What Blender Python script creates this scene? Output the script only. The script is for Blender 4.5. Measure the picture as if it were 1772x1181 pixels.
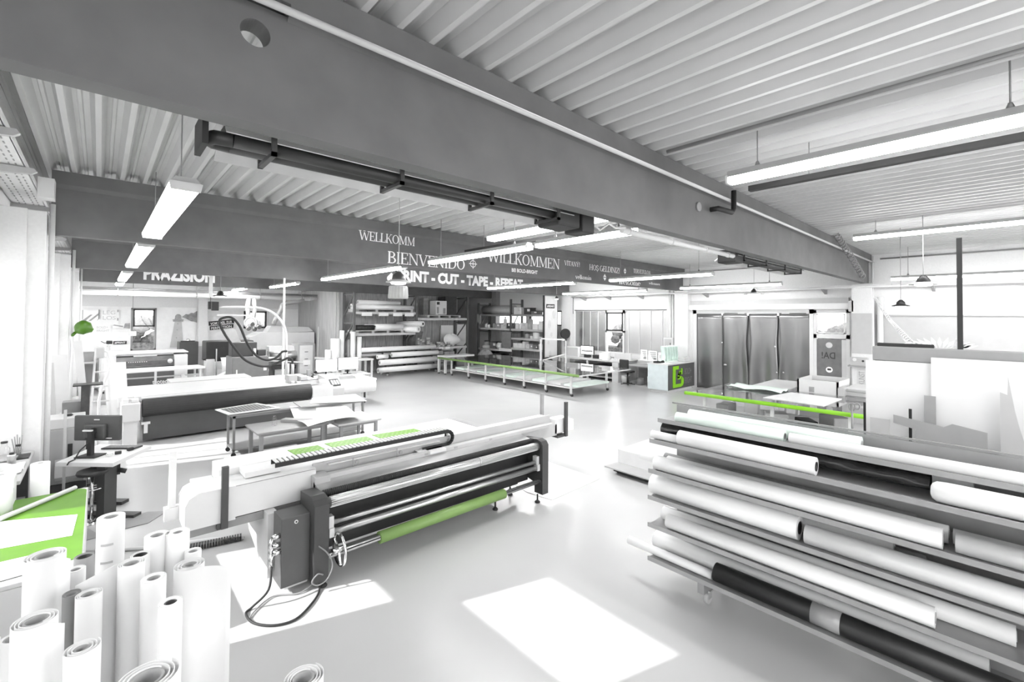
import bpy, bmesh, math, random
from mathutils import Vector, Matrix
PI=math.pi
random.seed(7)
S=bpy.context.scene
for o in list(bpy.data.objects): bpy.data.objects.remove(o)
COL=S.collection
# ------------------------------------------------------------------ camera
# world: X runs along the roof beams, Y across the hall (along the deck ribs), Z up, metres
def make_camera():
    th,pitch,roll,f,cy=0.831156,0.018828,0.007081,781.861,533.398
    f0=Vector((math.cos(th),math.sin(th),0)); r0=Vector((math.sin(th),-math.cos(th),0)); u0=Vector((0,0,1))
    f_=math.cos(pitch)*f0+math.sin(pitch)*u0; u_=-math.sin(pitch)*f0+math.cos(pitch)*u0
    r_=math.cos(roll)*r0+math.sin(roll)*u_; uu=-math.sin(roll)*r0+math.cos(roll)*u_
    cd=bpy.data.cameras.new('camera'); co=bpy.data.objects.new('camera',cd); COL.objects.link(co)
    cd.sensor_width=36; cd.lens=36*f/1772; cd.shift_x=0; cd.shift_y=(cy-590.5)/1772; cd.clip_start=.05; cd.clip_end=300
    m=Matrix((r_,uu,-f_)).transposed().to_4x4(); m.translation=Vector((0,0,2.65)); co.matrix_world=m
    S.camera=co
make_camera()
# ------------------------------------------------------------------ light
W=bpy.data.worlds.new('sky'); S.world=W; W.use_nodes=True
W.node_tree.nodes['Background'].inputs[0].default_value=(1,1,1,1)
W.node_tree.nodes['Background'].inputs[1].default_value=2.3
sd=bpy.data.lights.new('sun','SUN'); sd.energy=4; sd.angle=math.radians(.6); sun=bpy.data.objects.new('sun',sd); COL.objects.link(sun)
sun.rotation_euler=Vector((.80,-.24,-.56)).to_track_quat('-Z','Y').to_euler()
LAMP=15.0; LAMP_FAR=44.0
S.view_settings.view_transform='Standard'; S.view_settings.look='None'; S.view_settings.gamma=1; S.view_settings.use_curve_mapping=False
S.view_settings.exposure=1.22
# ------------------------------------------------------------------ materials
MT={}
def M(name,c,r=.5,m=0.0,var=.06,scale=6,bump=0.0,emit=0,alpha=1,spec=.5,trans=0,coat=0,stretch=(1,1,1)):
    """procedural surface: colour varied by noise, optional fine bump"""
    if name in MT: return MT[name]
    if not isinstance(c,tuple): c=(c,c,c)
    k=bpy.data.materials.new(name); k.use_nodes=True; N=k.node_tree.nodes; L=k.node_tree.links; b=N['Principled BSDF']
    b.inputs['Roughness'].default_value=r; b.inputs['Metallic'].default_value=m; b.inputs['Specular IOR Level'].default_value=spec
    b.inputs['Alpha'].default_value=alpha; b.inputs['Transmission Weight'].default_value=trans; b.inputs['Coat Weight'].default_value=coat
    b.inputs['Base Color'].default_value=(*c,1)
    if var or bump:
        tc=N.new('ShaderNodeTexCoord'); mp=N.new('ShaderNodeMapping'); nz=N.new('ShaderNodeTexNoise'); nz.inputs['Scale'].default_value=scale; nz.inputs['Detail'].default_value=5
        mp.inputs['Scale'].default_value=stretch
        L.new(tc.outputs['Object'],mp.inputs[0]); L.new(mp.outputs[0],nz.inputs[0])
        rp=N.new('ShaderNodeValToRGB'); rp.color_ramp.elements[0].position=.3; rp.color_ramp.elements[1].position=.7
        rp.color_ramp.elements[0].color=(*[x*(1-var) for x in c],1); rp.color_ramp.elements[1].color=(*[min(.97,x*(1+var)) for x in c],1)
        L.new(nz.outputs[0],rp.inputs[0]); L.new(rp.outputs[0],b.inputs['Base Color'])
        if bump:
            bp=N.new('ShaderNodeBump'); bp.inputs['Strength'].default_value=bump; bp.inputs['Distance'].default_value=.01
            L.new(nz.outputs[0],bp.inputs['Height']); L.new(bp.outputs[0],b.inputs['Normal'])
    if emit:
        b.inputs['Emission Color'].default_value=(1,1,1,1); b.inputs['Emission Strength'].default_value=emit
    MT[name]=k; return k
WHITE=M('white_paint',.70,.45,var=.02); WALL=M('wall_plaster',.72,.8,var=.03,bump=.05,scale=25); WALLG=M('wall_grey_paint',.48,.8,var=.03)
PAPER=M('white_vinyl',.87,.42,var=.015); PAPER2=M('paper_sheet',.72,.6,var=.03); CORE=M('cardboard_core',.42,.85,var=.15,scale=20)
GREYT=M('grey_tube',.25,.6,var=.1); DARK=M('dark_plastic',.024,.45,var=.15); BLACK=M('black_rubber',.02,.6,var=.2); DKGREY=M('dark_grey_enamel',.05,.42,var=.08)
MIDGREY=M('mid_grey_enamel',.3,.5,var=.06); LTGREY=M('light_grey_enamel',.62,.45,var=.03); BEAMC=M('beam_grey_paint',.145,.75,var=.10,scale=3,bump=.1)
DECK=M('deck_white_steel',.56,.42,var=.04,scale=2); STEEL=M('brushed_steel',.62,.28,.9,var=.1,scale=8,stretch=(1,20,20)); CHROME=M('chrome',.8,.12,1,var=.02)
ALU=M('aluminium',.6,.35,.8,var=.05); GREEN=M('green_vinyl',(.22,.52,.03),.5,var=.06); GREENL=M('green_pale_vinyl',(.20,.33,.10),.45,var=.05); GREENB=M('green_bright',(.25,.60,.015),.45,var=.04)
GREENM=M('green_cutting_mat',(.10,.25,.01),.4,var=.12,scale=3); WOOD=M('wood_board',.40,.75,var=.30,scale=4,stretch=(6,6,.5)); CARD=M('cardboard',.40,.8,var=.1)
SHEETG=M('grey_sheet_metal',.36,.5,.2,var=.07); RACKST=M('rack_steel_dark',.11,.5,var=.1); RACKB=M('rack_beam_light',.55,.5,var=.05)
BELT=M('black_belt',.022,.55,var=.15); LETTER=M('white_lettering',.95,.6,var=0); LETTERG=M('grey_lettering',.04,.6,var=0); GLOW=M('lamp_diffuser',.9,.4,var=0,emit=LAMP); GLOWL=M('lamp_diffuser_soft',.9,.4,var=0,emit=7.0); GLOWF=M('lamp_diffuser_strong',.9,.4,var=0,emit=LAMP_FAR)
SCREEN=M('screen_white',.8,.3,var=0,emit=.9); SCREEND=M('screen_back',.06,.35,var=.08); TAPE=M('clear_tape',.35,.08,var=.1); FOIL=M('black_foil',.025,.12,var=.3,scale=12,bump=.9)
CRYS=M('poster_print',.7,.6,var=.12,scale=3); INK=M('ink_grey',.34,.7,var=.2,scale=10); INKL=M('ink_pale',.58,.7,var=.1)
PALEG=M('mint_film',(.80,.90,.84),.35,var=.02); GROUND=M('yard_paving',.45,.9,var=.15,scale=.6)
def special_materials():
    # glossy poured floor with scuffs and faint stains
    k=bpy.data.materials.new('poured_floor'); k.use_nodes=True; N=k.node_tree.nodes; L=k.node_tree.links; b=N['Principled BSDF']; b.inputs['Specular IOR Level'].default_value=.3
    tc=N.new('ShaderNodeTexCoord'); n1=N.new('ShaderNodeTexNoise'); n1.inputs['Scale'].default_value=.55; n1.inputs['Detail'].default_value=3
    L.new(tc.outputs['Object'],n1.inputs[0]); rp=N.new('ShaderNodeValToRGB'); rp.color_ramp.elements[0].position=.2; rp.color_ramp.elements[1].position=.9
    rp.color_ramp.elements[0].color=(.50,.50,.50,1); rp.color_ramp.elements[1].color=(.60,.60,.60,1); L.new(n1.outputs[0],rp.inputs[0])
    L.new(rp.outputs[0],b.inputs['Base Color'])
    r3=N.new('ShaderNodeMapRange'); r3.inputs[3].default_value=0; r3.inputs[4].default_value=.12; L.new(n1.outputs[0],r3.inputs[0]); L.new(r3.outputs[0],b.inputs['Coat Weight']); b.inputs['Roughness'].default_value=.24; b.inputs['Coat Roughness'].default_value=.2
    MT['floor']=k
    # clear glass pane
    for nm,mixf,tint in (('clear_glass',.12,.96),('table_glass',.30,.85)):
        k=bpy.data.materials.new(nm); k.use_nodes=True; N=k.node_tree.nodes; L=k.node_tree.links; N.remove(N['Principled BSDF'])
        t=N.new('ShaderNodeBsdfTransparent'); t.inputs[0].default_value=(tint,tint,tint,1); g=N.new('ShaderNodeBsdfGlossy'); g.inputs['Roughness'].default_value=.03
        fr=N.new('ShaderNodeLayerWeight'); pw=N.new('ShaderNodeMath'); pw.operation='POWER'; pw.inputs[1].default_value=4; L.new(fr.outputs['Facing'],pw.inputs[0]); ma=N.new('ShaderNodeMath'); ma.operation='MULTIPLY_ADD'; ma.inputs[1].default_value=.7; ma.inputs[2].default_value=mixf-.06; ma.use_clamp=True; L.new(pw.outputs[0],ma.inputs[0])
        mx=N.new('ShaderNodeMixShader'); L.new(ma.outputs[0],mx.inputs[0]); L.new(t.outputs[0],mx.inputs[1]); L.new(g.outputs[0],mx.inputs[2]); L.new(mx.outputs[0],N['Material Output'].inputs[0]); MT[nm]=k
    # translucent sheets: polycarbonate panels and smoked strip curtain
    for nm,tr,df,gl,sc in (('polycarbonate',.26,.26,.30,.5),('polycarbonate_grey',.07,.10,.45,.6),('strip_curtain',.06,.115,.16,.7),('frosted_film',.52,.25,.05,.5)):
        k=bpy.data.materials.new(nm); k.use_nodes=True; N=k.node_tree.nodes; L=k.node_tree.links; N.remove(N['Principled BSDF'])
        a=N.new('ShaderNodeBsdfTranslucent'); a.inputs[0].default_value=(tr,tr,tr,1); d=N.new('ShaderNodeBsdfDiffuse'); g=N.new('ShaderNodeBsdfGlossy'); g.inputs['Roughness'].default_value=.22
        tc=N.new('ShaderNodeTexCoord'); nz=N.new('ShaderNodeTexNoise'); nz.inputs['Scale'].default_value=sc; L.new(tc.outputs['Object'],nz.inputs[0]); rp=N.new('ShaderNodeValToRGB'); rp.color_ramp.elements[0].position=.35; rp.color_ramp.elements[1].position=.65
        rp.color_ramp.elements[0].color=(df*.8,)*3+(1,); rp.color_ramp.elements[1].color=(df*1.2,)*3+(1,); L.new(nz.outputs[0],rp.inputs[0]); L.new(rp.outputs[0],d.inputs[0])
        s=N.new('ShaderNodeAddShader'); L.new(a.outputs[0],s.inputs[0]); L.new(d.outputs[0],s.inputs[1]); mx=N.new('ShaderNodeMixShader'); mx.inputs[0].default_value=gl; L.new(s.outputs[0],mx.inputs[1]); L.new(g.outputs[0],mx.inputs[2]); L.new(mx.outputs[0],N['Material Output'].inputs[0]); MT[nm]=k
    # printed fabric with rows of light dots (green test prints) and a ribbed panel
    def pattern(nm,c0,c1,kind,scale,r=.5):
        k=bpy.data.materials.new(nm); k.use_nodes=True; N=k.node_tree.nodes; L=k.node_tree.links; b=N['Principled BSDF']; b.inputs['Roughness'].default_value=r
        tc=N.new('ShaderNodeTexCoord'); mp=N.new('ShaderNodeMapping'); mp.inputs['Rotation'].default_value=(0,0,.6); L.new(tc.outputs['Object'],mp.inputs[0])
        if kind=='dots':
            v=N.new('ShaderNodeTexVoronoi'); v.inputs['Scale'].default_value=scale; v.inputs['Randomness'].default_value=.25; L.new(mp.outputs[0],v.inputs[0]); src=v.outputs[0]
        else:
            mp.inputs['Rotation'].default_value=(0,0,0); v=N.new('ShaderNodeTexWave'); v.inputs['Scale'].default_value=scale; L.new(mp.outputs[0],v.inputs[0]); src=v.outputs[1]
        rp=N.new('ShaderNodeValToRGB'); rp.color_ramp.elements[0].position=.20 if kind=='dots' else .42; rp.color_ramp.elements[1].position=.27 if kind=='dots' else .58
        rp.color_ramp.elements[0].color=(*c1,1); rp.color_ramp.elements[1].color=(*c0,1); L.new(src,rp.inputs[0]); L.new(rp.outputs[0],b.inputs['Base Color']); MT[nm]=k
    pattern('dotted_green',(.16,.37,.03),(.30,.50,.14),'dots',16); pattern('louvre_print',(.03,.03,.03),(.16,.16,.16),'wave',5.5)
    pattern('black_honeycomb',(.02,.02,.02),(.16,.16,.16),'dots',30)
special_materials()
FLOOR=MT['floor']; GLASS=MT['clear_glass']; TGLASS=MT['table_glass']; POLY=MT['polycarbonate']; CURT=MT['strip_curtain']; FROST=MT['frosted_film']
# ------------------------------------------------------------------ mesh helpers
class B:
    """collects shapes in world (or local) coordinates and links them as ONE mesh object"""
    def __init__(s): s.m=bmesh.new()
    def _mi(s,fs,mi):
        for f in fs: f.material_index=mi
    def hexa(s,P,mi=0,bev=0):
        v=[s.m.verts.new(p) for p in P]
        fs=[s.m.faces.new([v[i] for i in q]) for q in ((0,3,2,1),(4,5,6,7),(0,1,5,4),(1,2,6,5),(2,3,7,6),(3,0,4,7))]
        s._mi(fs,mi)
        if bev:
            es={e for f in fs for e in f.edges}; r=bmesh.ops.bevel(s.m,geom=list(es),offset=bev,segments=2,affect='EDGES',profile=.5); s._mi(r['faces'],mi)
        return s
    def box(s,x0,x1,y0,y1,z0,z1,mi=0,bev=0):
        return s.hexa([(x0,y0,z0),(x1,y0,z0),(x1,y1,z0),(x0,y1,z0),(x0,y0,z1),(x1,y0,z1),(x1,y1,z1),(x0,y1,z1)],mi,bev)
    def obox(s,c,size,rz=0,ry=0,rx=0,mi=0,bev=0):
        R=Matrix.Rotation(rz,3,'Z')@Matrix.Rotation(ry,3,'Y')@Matrix.Rotation(rx,3,'X'); c=Vector(c); a,b,d=[k/2 for k in size]
        return s.hexa([c+R@Vector(q) for q in ((-a,-b,-d),(a,-b,-d),(a,b,-d),(-a,b,-d),(-a,-b,d),(a,-b,d),(a,b,d),(-a,b,d))],mi,bev)
    def bar(s,p0,p1,w,h,mi=0):
        p0,p1=Vector(p0),Vector(p1); d=(p1-p0).normalized(); u=Vector((0,0,1)) if abs(d.z)<.9 else Vector((0,1,0)); a=d.cross(u).normalized()*w/2; b=a.cross(d).normalized()*h/2
        return s.hexa([p0-a-b,p0+a-b,p1+a-b,p1-a-b,p0-a+b,p0+a+b,p1+a+b,p1-a+b],mi)
    def ring(s,c,d,r,n):
        d=Vector(d).normalized(); u=Vector((0,0,1)) if abs(d.z)<.9 else Vector((1,0,0)); a=d.cross(u).normalized(); b=d.cross(a)
        return [s.m.verts.new(Vector(c)+a*(r*math.cos(2*PI*i/n))+b*(r*math.sin(2*PI*i/n))) for i in range(n)]
    def skin(s,A,Bv,mi=0,sm=True):
        n=len(A); fs=[s.m.faces.new((A[i],A[(i+1)%n],Bv[(i+1)%n],Bv[i])) for i in range(n)]
        for f in fs: f.smooth=sm; f.material_index=mi
    def cyl(s,p0,p1,r,n=20,r2=None,mi=0,cap=True):
        d=Vector(p1)-Vector(p0); A=s.ring(p0,d,r,n); C=s.ring(p1,d,r if r2 is None else r2,n); s.skin(A,C,mi)
        if cap: s._mi([s.m.faces.new(A),s.m.faces.new(C[::-1])],mi)
        return s
    def hollow(s,p0,p1,ro,ri,n=24,mi=0,mi2=0):
        d=Vector(p1)-Vector(p0); A=s.ring(p0,d,ro,n); C=s.ring(p1,d,ro,n); E=s.ring(p0,d,ri,n); F=s.ring(p1,d,ri,n)
        s.skin(A,C,mi); s.skin(C,F,mi,False); s.skin(F,E,mi2); s.skin(E,A,mi,False); return s
    def tube(s,pts,r,n=8,mi=0,closed=False):
        pts=[Vector(p) for p in pts]; k=len(pts); R=[]
        nrm=None
        for i,p in enumerate(pts):
            d=(pts[(i+1)%k if closed else min(i+1,k-1)]-pts[(i-1) if (closed or i) else 0]).normalized()
            if nrm is None: nrm=d.orthogonal().normalized()
            nrm=(nrm-d*nrm.dot(d)).normalized(); b=d.cross(nrm)
            R.append([s.m.verts.new(p+nrm*(r*math.cos(2*PI*j/n))+b*(r*math.sin(2*PI*j/n))) for j in range(n)])
        for i in range(k if closed else k-1): s.skin(R[i],R[(i+1)%k],mi)
        if not closed: s._mi([s.m.faces.new(R[0][::-1]),s.m.faces.new(R[-1])],mi)
        return s
    def lathe(s,prof,c,n=24,mi=0,axis=(0,0,1)):
        c=Vector(c); ax=Vector(axis).normalized(); R=[s.ring(c+ax*z,ax,max(r,1e-4),n) for r,z in prof]
        for a,b in zip(R,R[1:]): s.skin(a,b,mi)
        s._mi([s.m.faces.new(R[0]),s.m.faces.new(R[-1][::-1])],mi); return s
    def prism(s,poly,a0,a1,ax='x',mi=0,sm=False):
        """polygon in the plane across axis ax: x->(y,z) y->(x,z) z->(x,y)"""
        f={'x':lambda a,p:(a,p[0],p[1]),'y':lambda a,p:(p[0],a,p[1]),'z':lambda a,p:(p[0],p[1],a)}[ax]
        A=[s.m.verts.new(f(a0,p)) for p in poly]; C=[s.m.verts.new(f(a1,p)) for p in poly]; s.skin(A,C,mi,sm)
        s._mi([s.m.faces.new(A[::-1]),s.m.faces.new(C)],mi); return s
    def quad(s,P,mi=0):
        f=s.m.faces.new([s.m.verts.new(p) for p in P]); f.material_index=mi; return s
    def grid(s,fn,nu,nv,mi=0,sm=True):
        V=[[s.m.verts.new(fn(i/nu,j/nv)) for j in range(nv+1)] for i in range(nu+1)]
        for i in range(nu):
            for j in range(nv):
                f=s.m.faces.new((V[i][j],V[i+1][j],V[i+1][j+1],V[i][j+1])); f.smooth=sm; f.material_index=mi
        return s
    def out(s,name,mats,parent=None,at=None,solid=0):
        """link; with a parent the world coordinates are made relative to it, at= sets the origin of a lone mesh"""
        me=bpy.data.meshes.new(name)
        if not isinstance(mats,(list,tuple)): mats=[mats]
        off=Vector((0,0,0))
        q=parent
        while q is not None: off+=q.location; q=q.parent
        if at is not None: off=Vector(at)
        if off.length: bmesh.ops.translate(s.m,verts=s.m.verts,vec=-off)
        bmesh.ops.recalc_face_normals(s.m,faces=s.m.faces); s.m.to_mesh(me); s.m.free()
        for k in mats: me.materials.append(k)
        o=bpy.data.objects.new(name,me); COL.objects.link(o)
        if parent is not None: o.parent=parent
        elif at is not None: o.location=at
        if solid:
            md=o.modifiers.new('thickness','SOLIDIFY'); md.thickness=solid; md.offset=0
        return o
def tag(o,label,cat,group=None,kind=None):
    o['label']=label; o['category']=cat
    if group: o['group']=group
    if kind: o['kind']=kind
    return o
def thing(name,label,cat,loc,group=None):
    o=bpy.data.objects.new(name,None); COL.objects.link(o); o.location=loc; o.empty_display_size=.1
    return tag(o,label,cat,group)
def struct(name,b,m,label=None,parent=None,solid=0):
    o=b.out(name,m,parent,solid=solid)
    if parent is None: o['kind']='structure'
    if label: o['label']=label
    return o
def part(o,label): o['label']=label; return o
def dup(src,loc,label,rz=0,group=None):
    """copy a thing with its parts and sub-parts"""
    r=src.copy(); COL.objects.link(r); r.location=loc; r.rotation_euler=(0,0,rz); r['label']=label
    if group: r['group']=group
    def rec(a,b):
        for ch in list(a.children):
            c=ch.copy(); COL.objects.link(c); c.parent=b; rec(ch,c)
    rec(src,r); return r
# ------------------------------------------------------------------ lettering
def sans(name,body,org,xd,zd,h,width,m,parent,bold=.0,extr=.001,mirror=False):
    """upright block lettering on a wall plane: lower-left org, text direction xd, up zd, cap height h, total width"""
    cu=bpy.data.curves.new(name,'FONT'); cu.body=body; cu.size=1; cu.offset=bold; cu.resolution_u=3
    t=bpy.data.objects.new(name,cu); COL.objects.link(t); dg=bpy.context.evaluated_depsgraph_get(); me=bpy.data.meshes.new_from_object(t.evaluated_get(dg)); bpy.data.objects.remove(t); bpy.data.curves.remove(cu)
    xs=[v.co.x for v in me.vertices]; ys=[v.co.y for v in me.vertices]; x0,x1=min(xs),max(xs); cap=.70
    xd=Vector(xd).normalized(); zd=Vector(zd).normalized(); nd=xd.cross(zd); o=Vector(org); off=Vector((0,0,0)); q=parent
    while q is not None: off+=q.location; q=q.parent
    for v in me.vertices:
        a=(v.co.x-x0)/(x1-x0)
        if mirror: a=1-a
        v.co=o+xd*(a*width)+zd*(v.co.y/cap*h)+nd*extr-off
    me.materials.append(m); ob=bpy.data.objects.new(name,me); COL.objects.link(ob); ob.parent=parent; return ob
T,N_=.15,.06   # stem and hairline of the roman capitals
GL={'W':(1.25,[(.08,1,.36,0,T),(.36,0,.62,.85,N_),(.62,.85,.9,0,T),(.9,0,1.17,1,N_),(-.06,.98,.26,.98,N_),(1,.98,1.3,.98,N_),(.5,.98,.76,.98,N_)]),
'E':(.72,[(.15,0,.15,1,T),(.02,.03,.66,.03,N_),(.02,.97,.62,.97,N_),(.15,.51,.48,.51,N_),(.66,.0,.66,.26,N_),(.62,1,.62,.76,N_),(.48,.4,.48,.62,N_)]),
'L':(.68,[(.15,0,.15,1,T),(.02,.03,.64,.03,N_),(.02,.97,.32,.97,N_),(.64,0,.64,.3,N_)]),
'K':(.85,[(.15,0,.15,1,T),(.02,.03,.3,.03,N_),(.02,.97,.3,.97,N_),(.2,.42,.68,.97,N_),(.36,.58,.74,.03,T),(.56,.97,.84,.97,N_),(.6,.03,.88,.03,N_)]),
'O':(.95,[('a',.46,.5,.36,.47)]),'M':(1.1,[(.14,0,.14,1,N_),(.16,1,.54,.05,T),(.54,.05,.9,1,N_),(.92,0,.92,1,T),(0,.03,.28,.03,N_),(.76,.03,1.06,.03,N_),(0,.97,.2,.97,N_),(.88,.97,1.06,.97,N_)]),
'B':(.78,[(.15,0,.15,1,T),('a',.34,.75,.24,.22),('a',.36,.27,.3,.24),(.02,.03,.38,.03,N_),(.02,.97,.36,.97,N_)]),
'I':(.36,[(.16,0,.16,1,T),(.02,.03,.3,.03,N_),(.02,.97,.3,.97,N_)]),
'N':(.98,[(.15,0,.15,1,N_),(.15,1,.8,.02,T),(.8,0,.8,1,N_),(.02,.03,.28,.03,N_),(.0,.97,.2,.97,N_),(.67,.97,.93,.97,N_)]),
'V':(.88,[(.08,1,.42,0,T),(.42,0,.76,1,N_),(-.06,.97,.25,.97,N_),(.6,.97,.9,.97,N_)]),
'D':(.92,[(.15,0,.15,1,T),('a',.4,.5,.4,.47),(.02,.03,.42,.03,N_),(.02,.97,.42,.97,N_)]),
'T':(.78,[(.38,0,.38,1,T),(.05,.97,.71,.97,N_),(.24,.03,.52,.03,N_),(.05,1,.05,.75,N_),(.71,1,.71,.75,N_)]),
'A':(.9,[(.1,0,.42,1,N_),(.42,1,.74,0,T),(.22,.34,.62,.34,N_),(-.02,.03,.24,.03,N_),(.6,.03,.9,.03,N_)]),
'Y':(.85,[(.08,1,.4,.45,T),(.4,.45,.72,1,N_),(.4,0,.4,.46,T),(-.04,.97,.24,.97,N_),(.58,.97,.86,.97,N_),(.26,.03,.54,.03,N_)]),
'H':(.95,[(.15,0,.15,1,T),(.76,0,.76,1,T),(.15,.5,.76,.5,N_),(.02,.03,.28,.03,N_),(.63,.03,.9,.03,N_),(.02,.97,.28,.97,N_),(.63,.97,.9,.97,N_)]),
'S':(.66,[('a',.32,.74,.22,.23),('a',.32,.26,.24,.24)]),'G':(.95,[('a',.46,.5,.36,.47),(.78,.0,.78,.42,T),(.6,.42,.92,.42,N_)]),
'Z':(.75,[(.08,.03,.66,.97,T),(.06,.97,.68,.97,N_),(.06,.03,.68,.03,N_),(.06,1,.06,.76,N_),(.68,0,.68,.26,N_)]),
'R':(.82,[(.15,0,.15,1,T),('a',.34,.74,.26,.23),(.4,.5,.72,.03,T),(.02,.03,.3,.03,N_),(.02,.97,.36,.97,N_),(.62,.03,.86,.03,N_)]),
'U':(.92,[(.16,.25,.16,1,T),(.74,.25,.74,1,N_),('a',.45,.28,.29,.25),(.02,.97,.3,.97,N_),(.6,.97,.88,.97,N_)]),
'!':(.34,[(.15,.3,.15,1,T),(.15,0,.15,.14,T)]),' ':(.35,[]),
'v':(.6,[(.04,.66,.28,0,T),(.28,0,.52,.66,N_),(-.04,.64,.16,.64,N_),(.42,.64,.6,.64,N_)]),
'e':(.58,[('a',.27,.33,.22,.31),(.08,.34,.48,.34,N_)]),'l':(.32,[(.14,0,.14,1,T),(.02,.03,.28,.03,N_),(.02,.97,.16,.97,N_)]),
'k':(.64,[(.14,0,.14,1,T),(.02,.03,.28,.03,N_),(.2,.3,.48,.63,N_),(.28,.38,.54,.03,T),(.4,.63,.58,.63,N_)]),
'o':(.62,[('a',.29,.33,.24,.31)]),'m':(1.0,[(.14,0,.14,.64,T),(.48,0,.48,.5,T),(.82,0,.82,.5,T),(.16,.58,.48,.58,N_),(.5,.58,.82,.58,N_),(.02,.03,.26,.03,N_),(.36,.03,.6,.03,N_),(.7,.03,.94,.03,N_)]),
'i':(.32,[(.14,0,.14,.64,T),(.02,.03,.28,.03,N_),(.02,.63,.16,.63,N_),(.14,.84,.14,.98,T)]),'n':(.66,[(.14,0,.14,.64,T),(.5,0,.5,.5,T),(.16,.58,.5,.58,N_),(.02,.03,.26,.03,N_),(.38,.03,.62,.03,N_)]),
'w':(.85,[(.04,.66,.24,0,T),(.24,0,.42,.6,N_),(.42,.6,.6,0,T),(.6,0,.8,.66,N_),(-.04,.64,.16,.64,N_),(.7,.64,.88,.64,N_)]),'c':(.55,[('a',.27,.33,.22,.31)])}
ACC={'Ë':('E',[(.18,1.12,.28,1.12,.1),(.44,1.12,.54,1.12,.1)]),'Í':('I',[(.1,1.08,.28,1.24,.07)]),'Ý':('Y',[(.34,1.08,.52,1.24,.07)]),'Ş':('S',[(.32,-.2,.32,0,.08)])}
def serif(name,text,org,xd,zd,h,width,m,parent,off=.002):
    b=B(); pen=0; segs=[]
    for ch in text:
        ex=[]
        if ch in ACC: ch,ex=ACC[ch]
        w,st=GL[ch]
        for q in list(st)+ex:
            if q[0]=='a':
                _,cx,cy,rx,ry=q; n=20
                for i in range(n):
                    a0,a1=2*PI*i/n,2*PI*(i+1)/n
                    if ch in 'BDR' and math.cos((a0+a1)/2)<-.2: continue
                    if ch=='S' and ((cy>.5 and math.sin((a0+a1)/2)<-.1 and math.cos((a0+a1)/2)>.1) or (cy<.5 and math.sin((a0+a1)/2)>.1 and math.cos((a0+a1)/2)<-.1)): continue
                    if ch in 'Gc' and abs((a0+a1)/2-PI/8)<PI/7: continue
                    if ch=='e' and (a0+a1)/2>1.72*PI: continue
                    if ch=='U' and math.sin((a0+a1)/2)>0: continue
                    def P(a,k):
                        t=N_*.5+(T-N_)*.5*abs(math.cos(a)); return (pen+cx+(rx+k*t)*math.cos(a),cy+(ry+k*N_*.5)*math.sin(a))
                    segs.append([P(a0,-1),P(a0,1),P(a1,1),P(a1,-1)])
            else:
                x0,y0,x1,y1,t=q; dx,dy=x1-x0,y1-y0; l=math.hypot(dx,dy); 
                if abs(dy)>abs(dx)*.3: nx,ny=t/2,0
                else: nx,ny=0,t/2
                segs.append([(pen+x0-nx,y0-ny),(pen+x0+nx,y0+ny),(pen+x1+nx,y1+ny),(pen+x1-nx,y1-ny)])
        pen+=w
    xd=Vector(xd).normalized(); zd=Vector(zd).normalized(); nd=xd.cross(zd); o=Vector(org)
    for i,s_ in enumerate(segs): b.quad([o+xd*(p[0]/pen*width)+zd*(p[1]*h)+nd*(off+.00002*i) for p in s_])
    return b.out(name,m,parent)
# ================================================================== SETTING
XW,XL,YF,YN=16.95,-.95,26.1,-5.2
BY=[-3.05,2.77,8.57,14.40,20.20]     # near faces of the beams
struct('floor',B().box(XL-.2,XW+.3,YN,YF+.3,-.2,0),FLOOR)
struct('yard_ground',B().box(-60,80,-60,90,-.5,-.25),GROUND)
def deck():
    b=B(); p=.2465; x=XL-.1; y0,y1=YN,YF+.2; zb,zt=4.56,4.68; pr=[]
    while x<XW+.2:
        for dx,z in ((0,zb),(.045,zb),(.085,zt-.005),(.115,zt),(.125,zt-.014),(.150,zt-.014),(.160,zt),(.205,zt-.005)): pr.append((x+dx,z))
        x+=p
    A=[b.m.verts.new((q[0],y0,q[1])) for q in pr]; C=[b.m.verts.new((q[0],y1,q[1])) for q in pr]
    for i in range(len(pr)-1): b.m.faces.new((A[i],A[i+1],C[i+1],C[i]))
    b.box(XL-.2,XW+.3,y0,y1,4.72,4.80)
    return b
struct('ceiling',deck(),DECK)
def beam(y,xa,xb,hole=None):
    b=B(); zb,zt=3.70,4.555; t=.15
    prof=[(y,zb),(y+t,zb),(y+t,4.33),(y+t+.07,4.38),(y+t+.07,zt),(y-.07,zt),(y-.07,4.38),(y,4.33)]
    if hole:
        hx,hz,hr=hole; w=.16
        b.prism(prof,xa,hx-w,'x'); b.prism(prof,hx+w,xb,'x')
        b.box(hx-w,hx+w,y-.07,y+t+.07,4.40,zt); b.box(hx-w,hx+w,y,y+t,zb,hz-w)
        n=32
        for yy,fl in ((y,0),(y+t,1)):
            for i in range(n):
                q=[]
                for k in (i,i+1):
                    a=2*PI*k/n+PI/4; c,s_=math.cos(a),math.sin(a); e=w/max(abs(c),abs(s_)); q.append(((hx+hr*c,yy,hz+hr*s_),(hx+e*c,yy,min(hz+e*s_,4.40))))
                b.quad([q[0][0],q[0][1],q[1][1],q[1][0]])
        for i in range(n):
            P=[(hx+hr*math.cos(2*PI*k/n+PI/4),hz+hr*math.sin(2*PI*k/n+PI/4)) for k in (i,i+1)]
            b.quad([(P[0][0],y,P[0][1]),(P[1][0],y,P[1][1]),(P[1][0],y+t,P[1][1]),(P[0][0],y+t,P[0][1])])
    else: b.prism(prof,xa,xb,'x')
    return b
beams=[]
for i,y in enumerate(BY):
    o=struct('roof_beam' if i==0 else 'roof_beam',beam(y,-.50,XW-.05,(.605,4.20,.075) if i==1 else None),BEAMC)
    beams.append(o)
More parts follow.
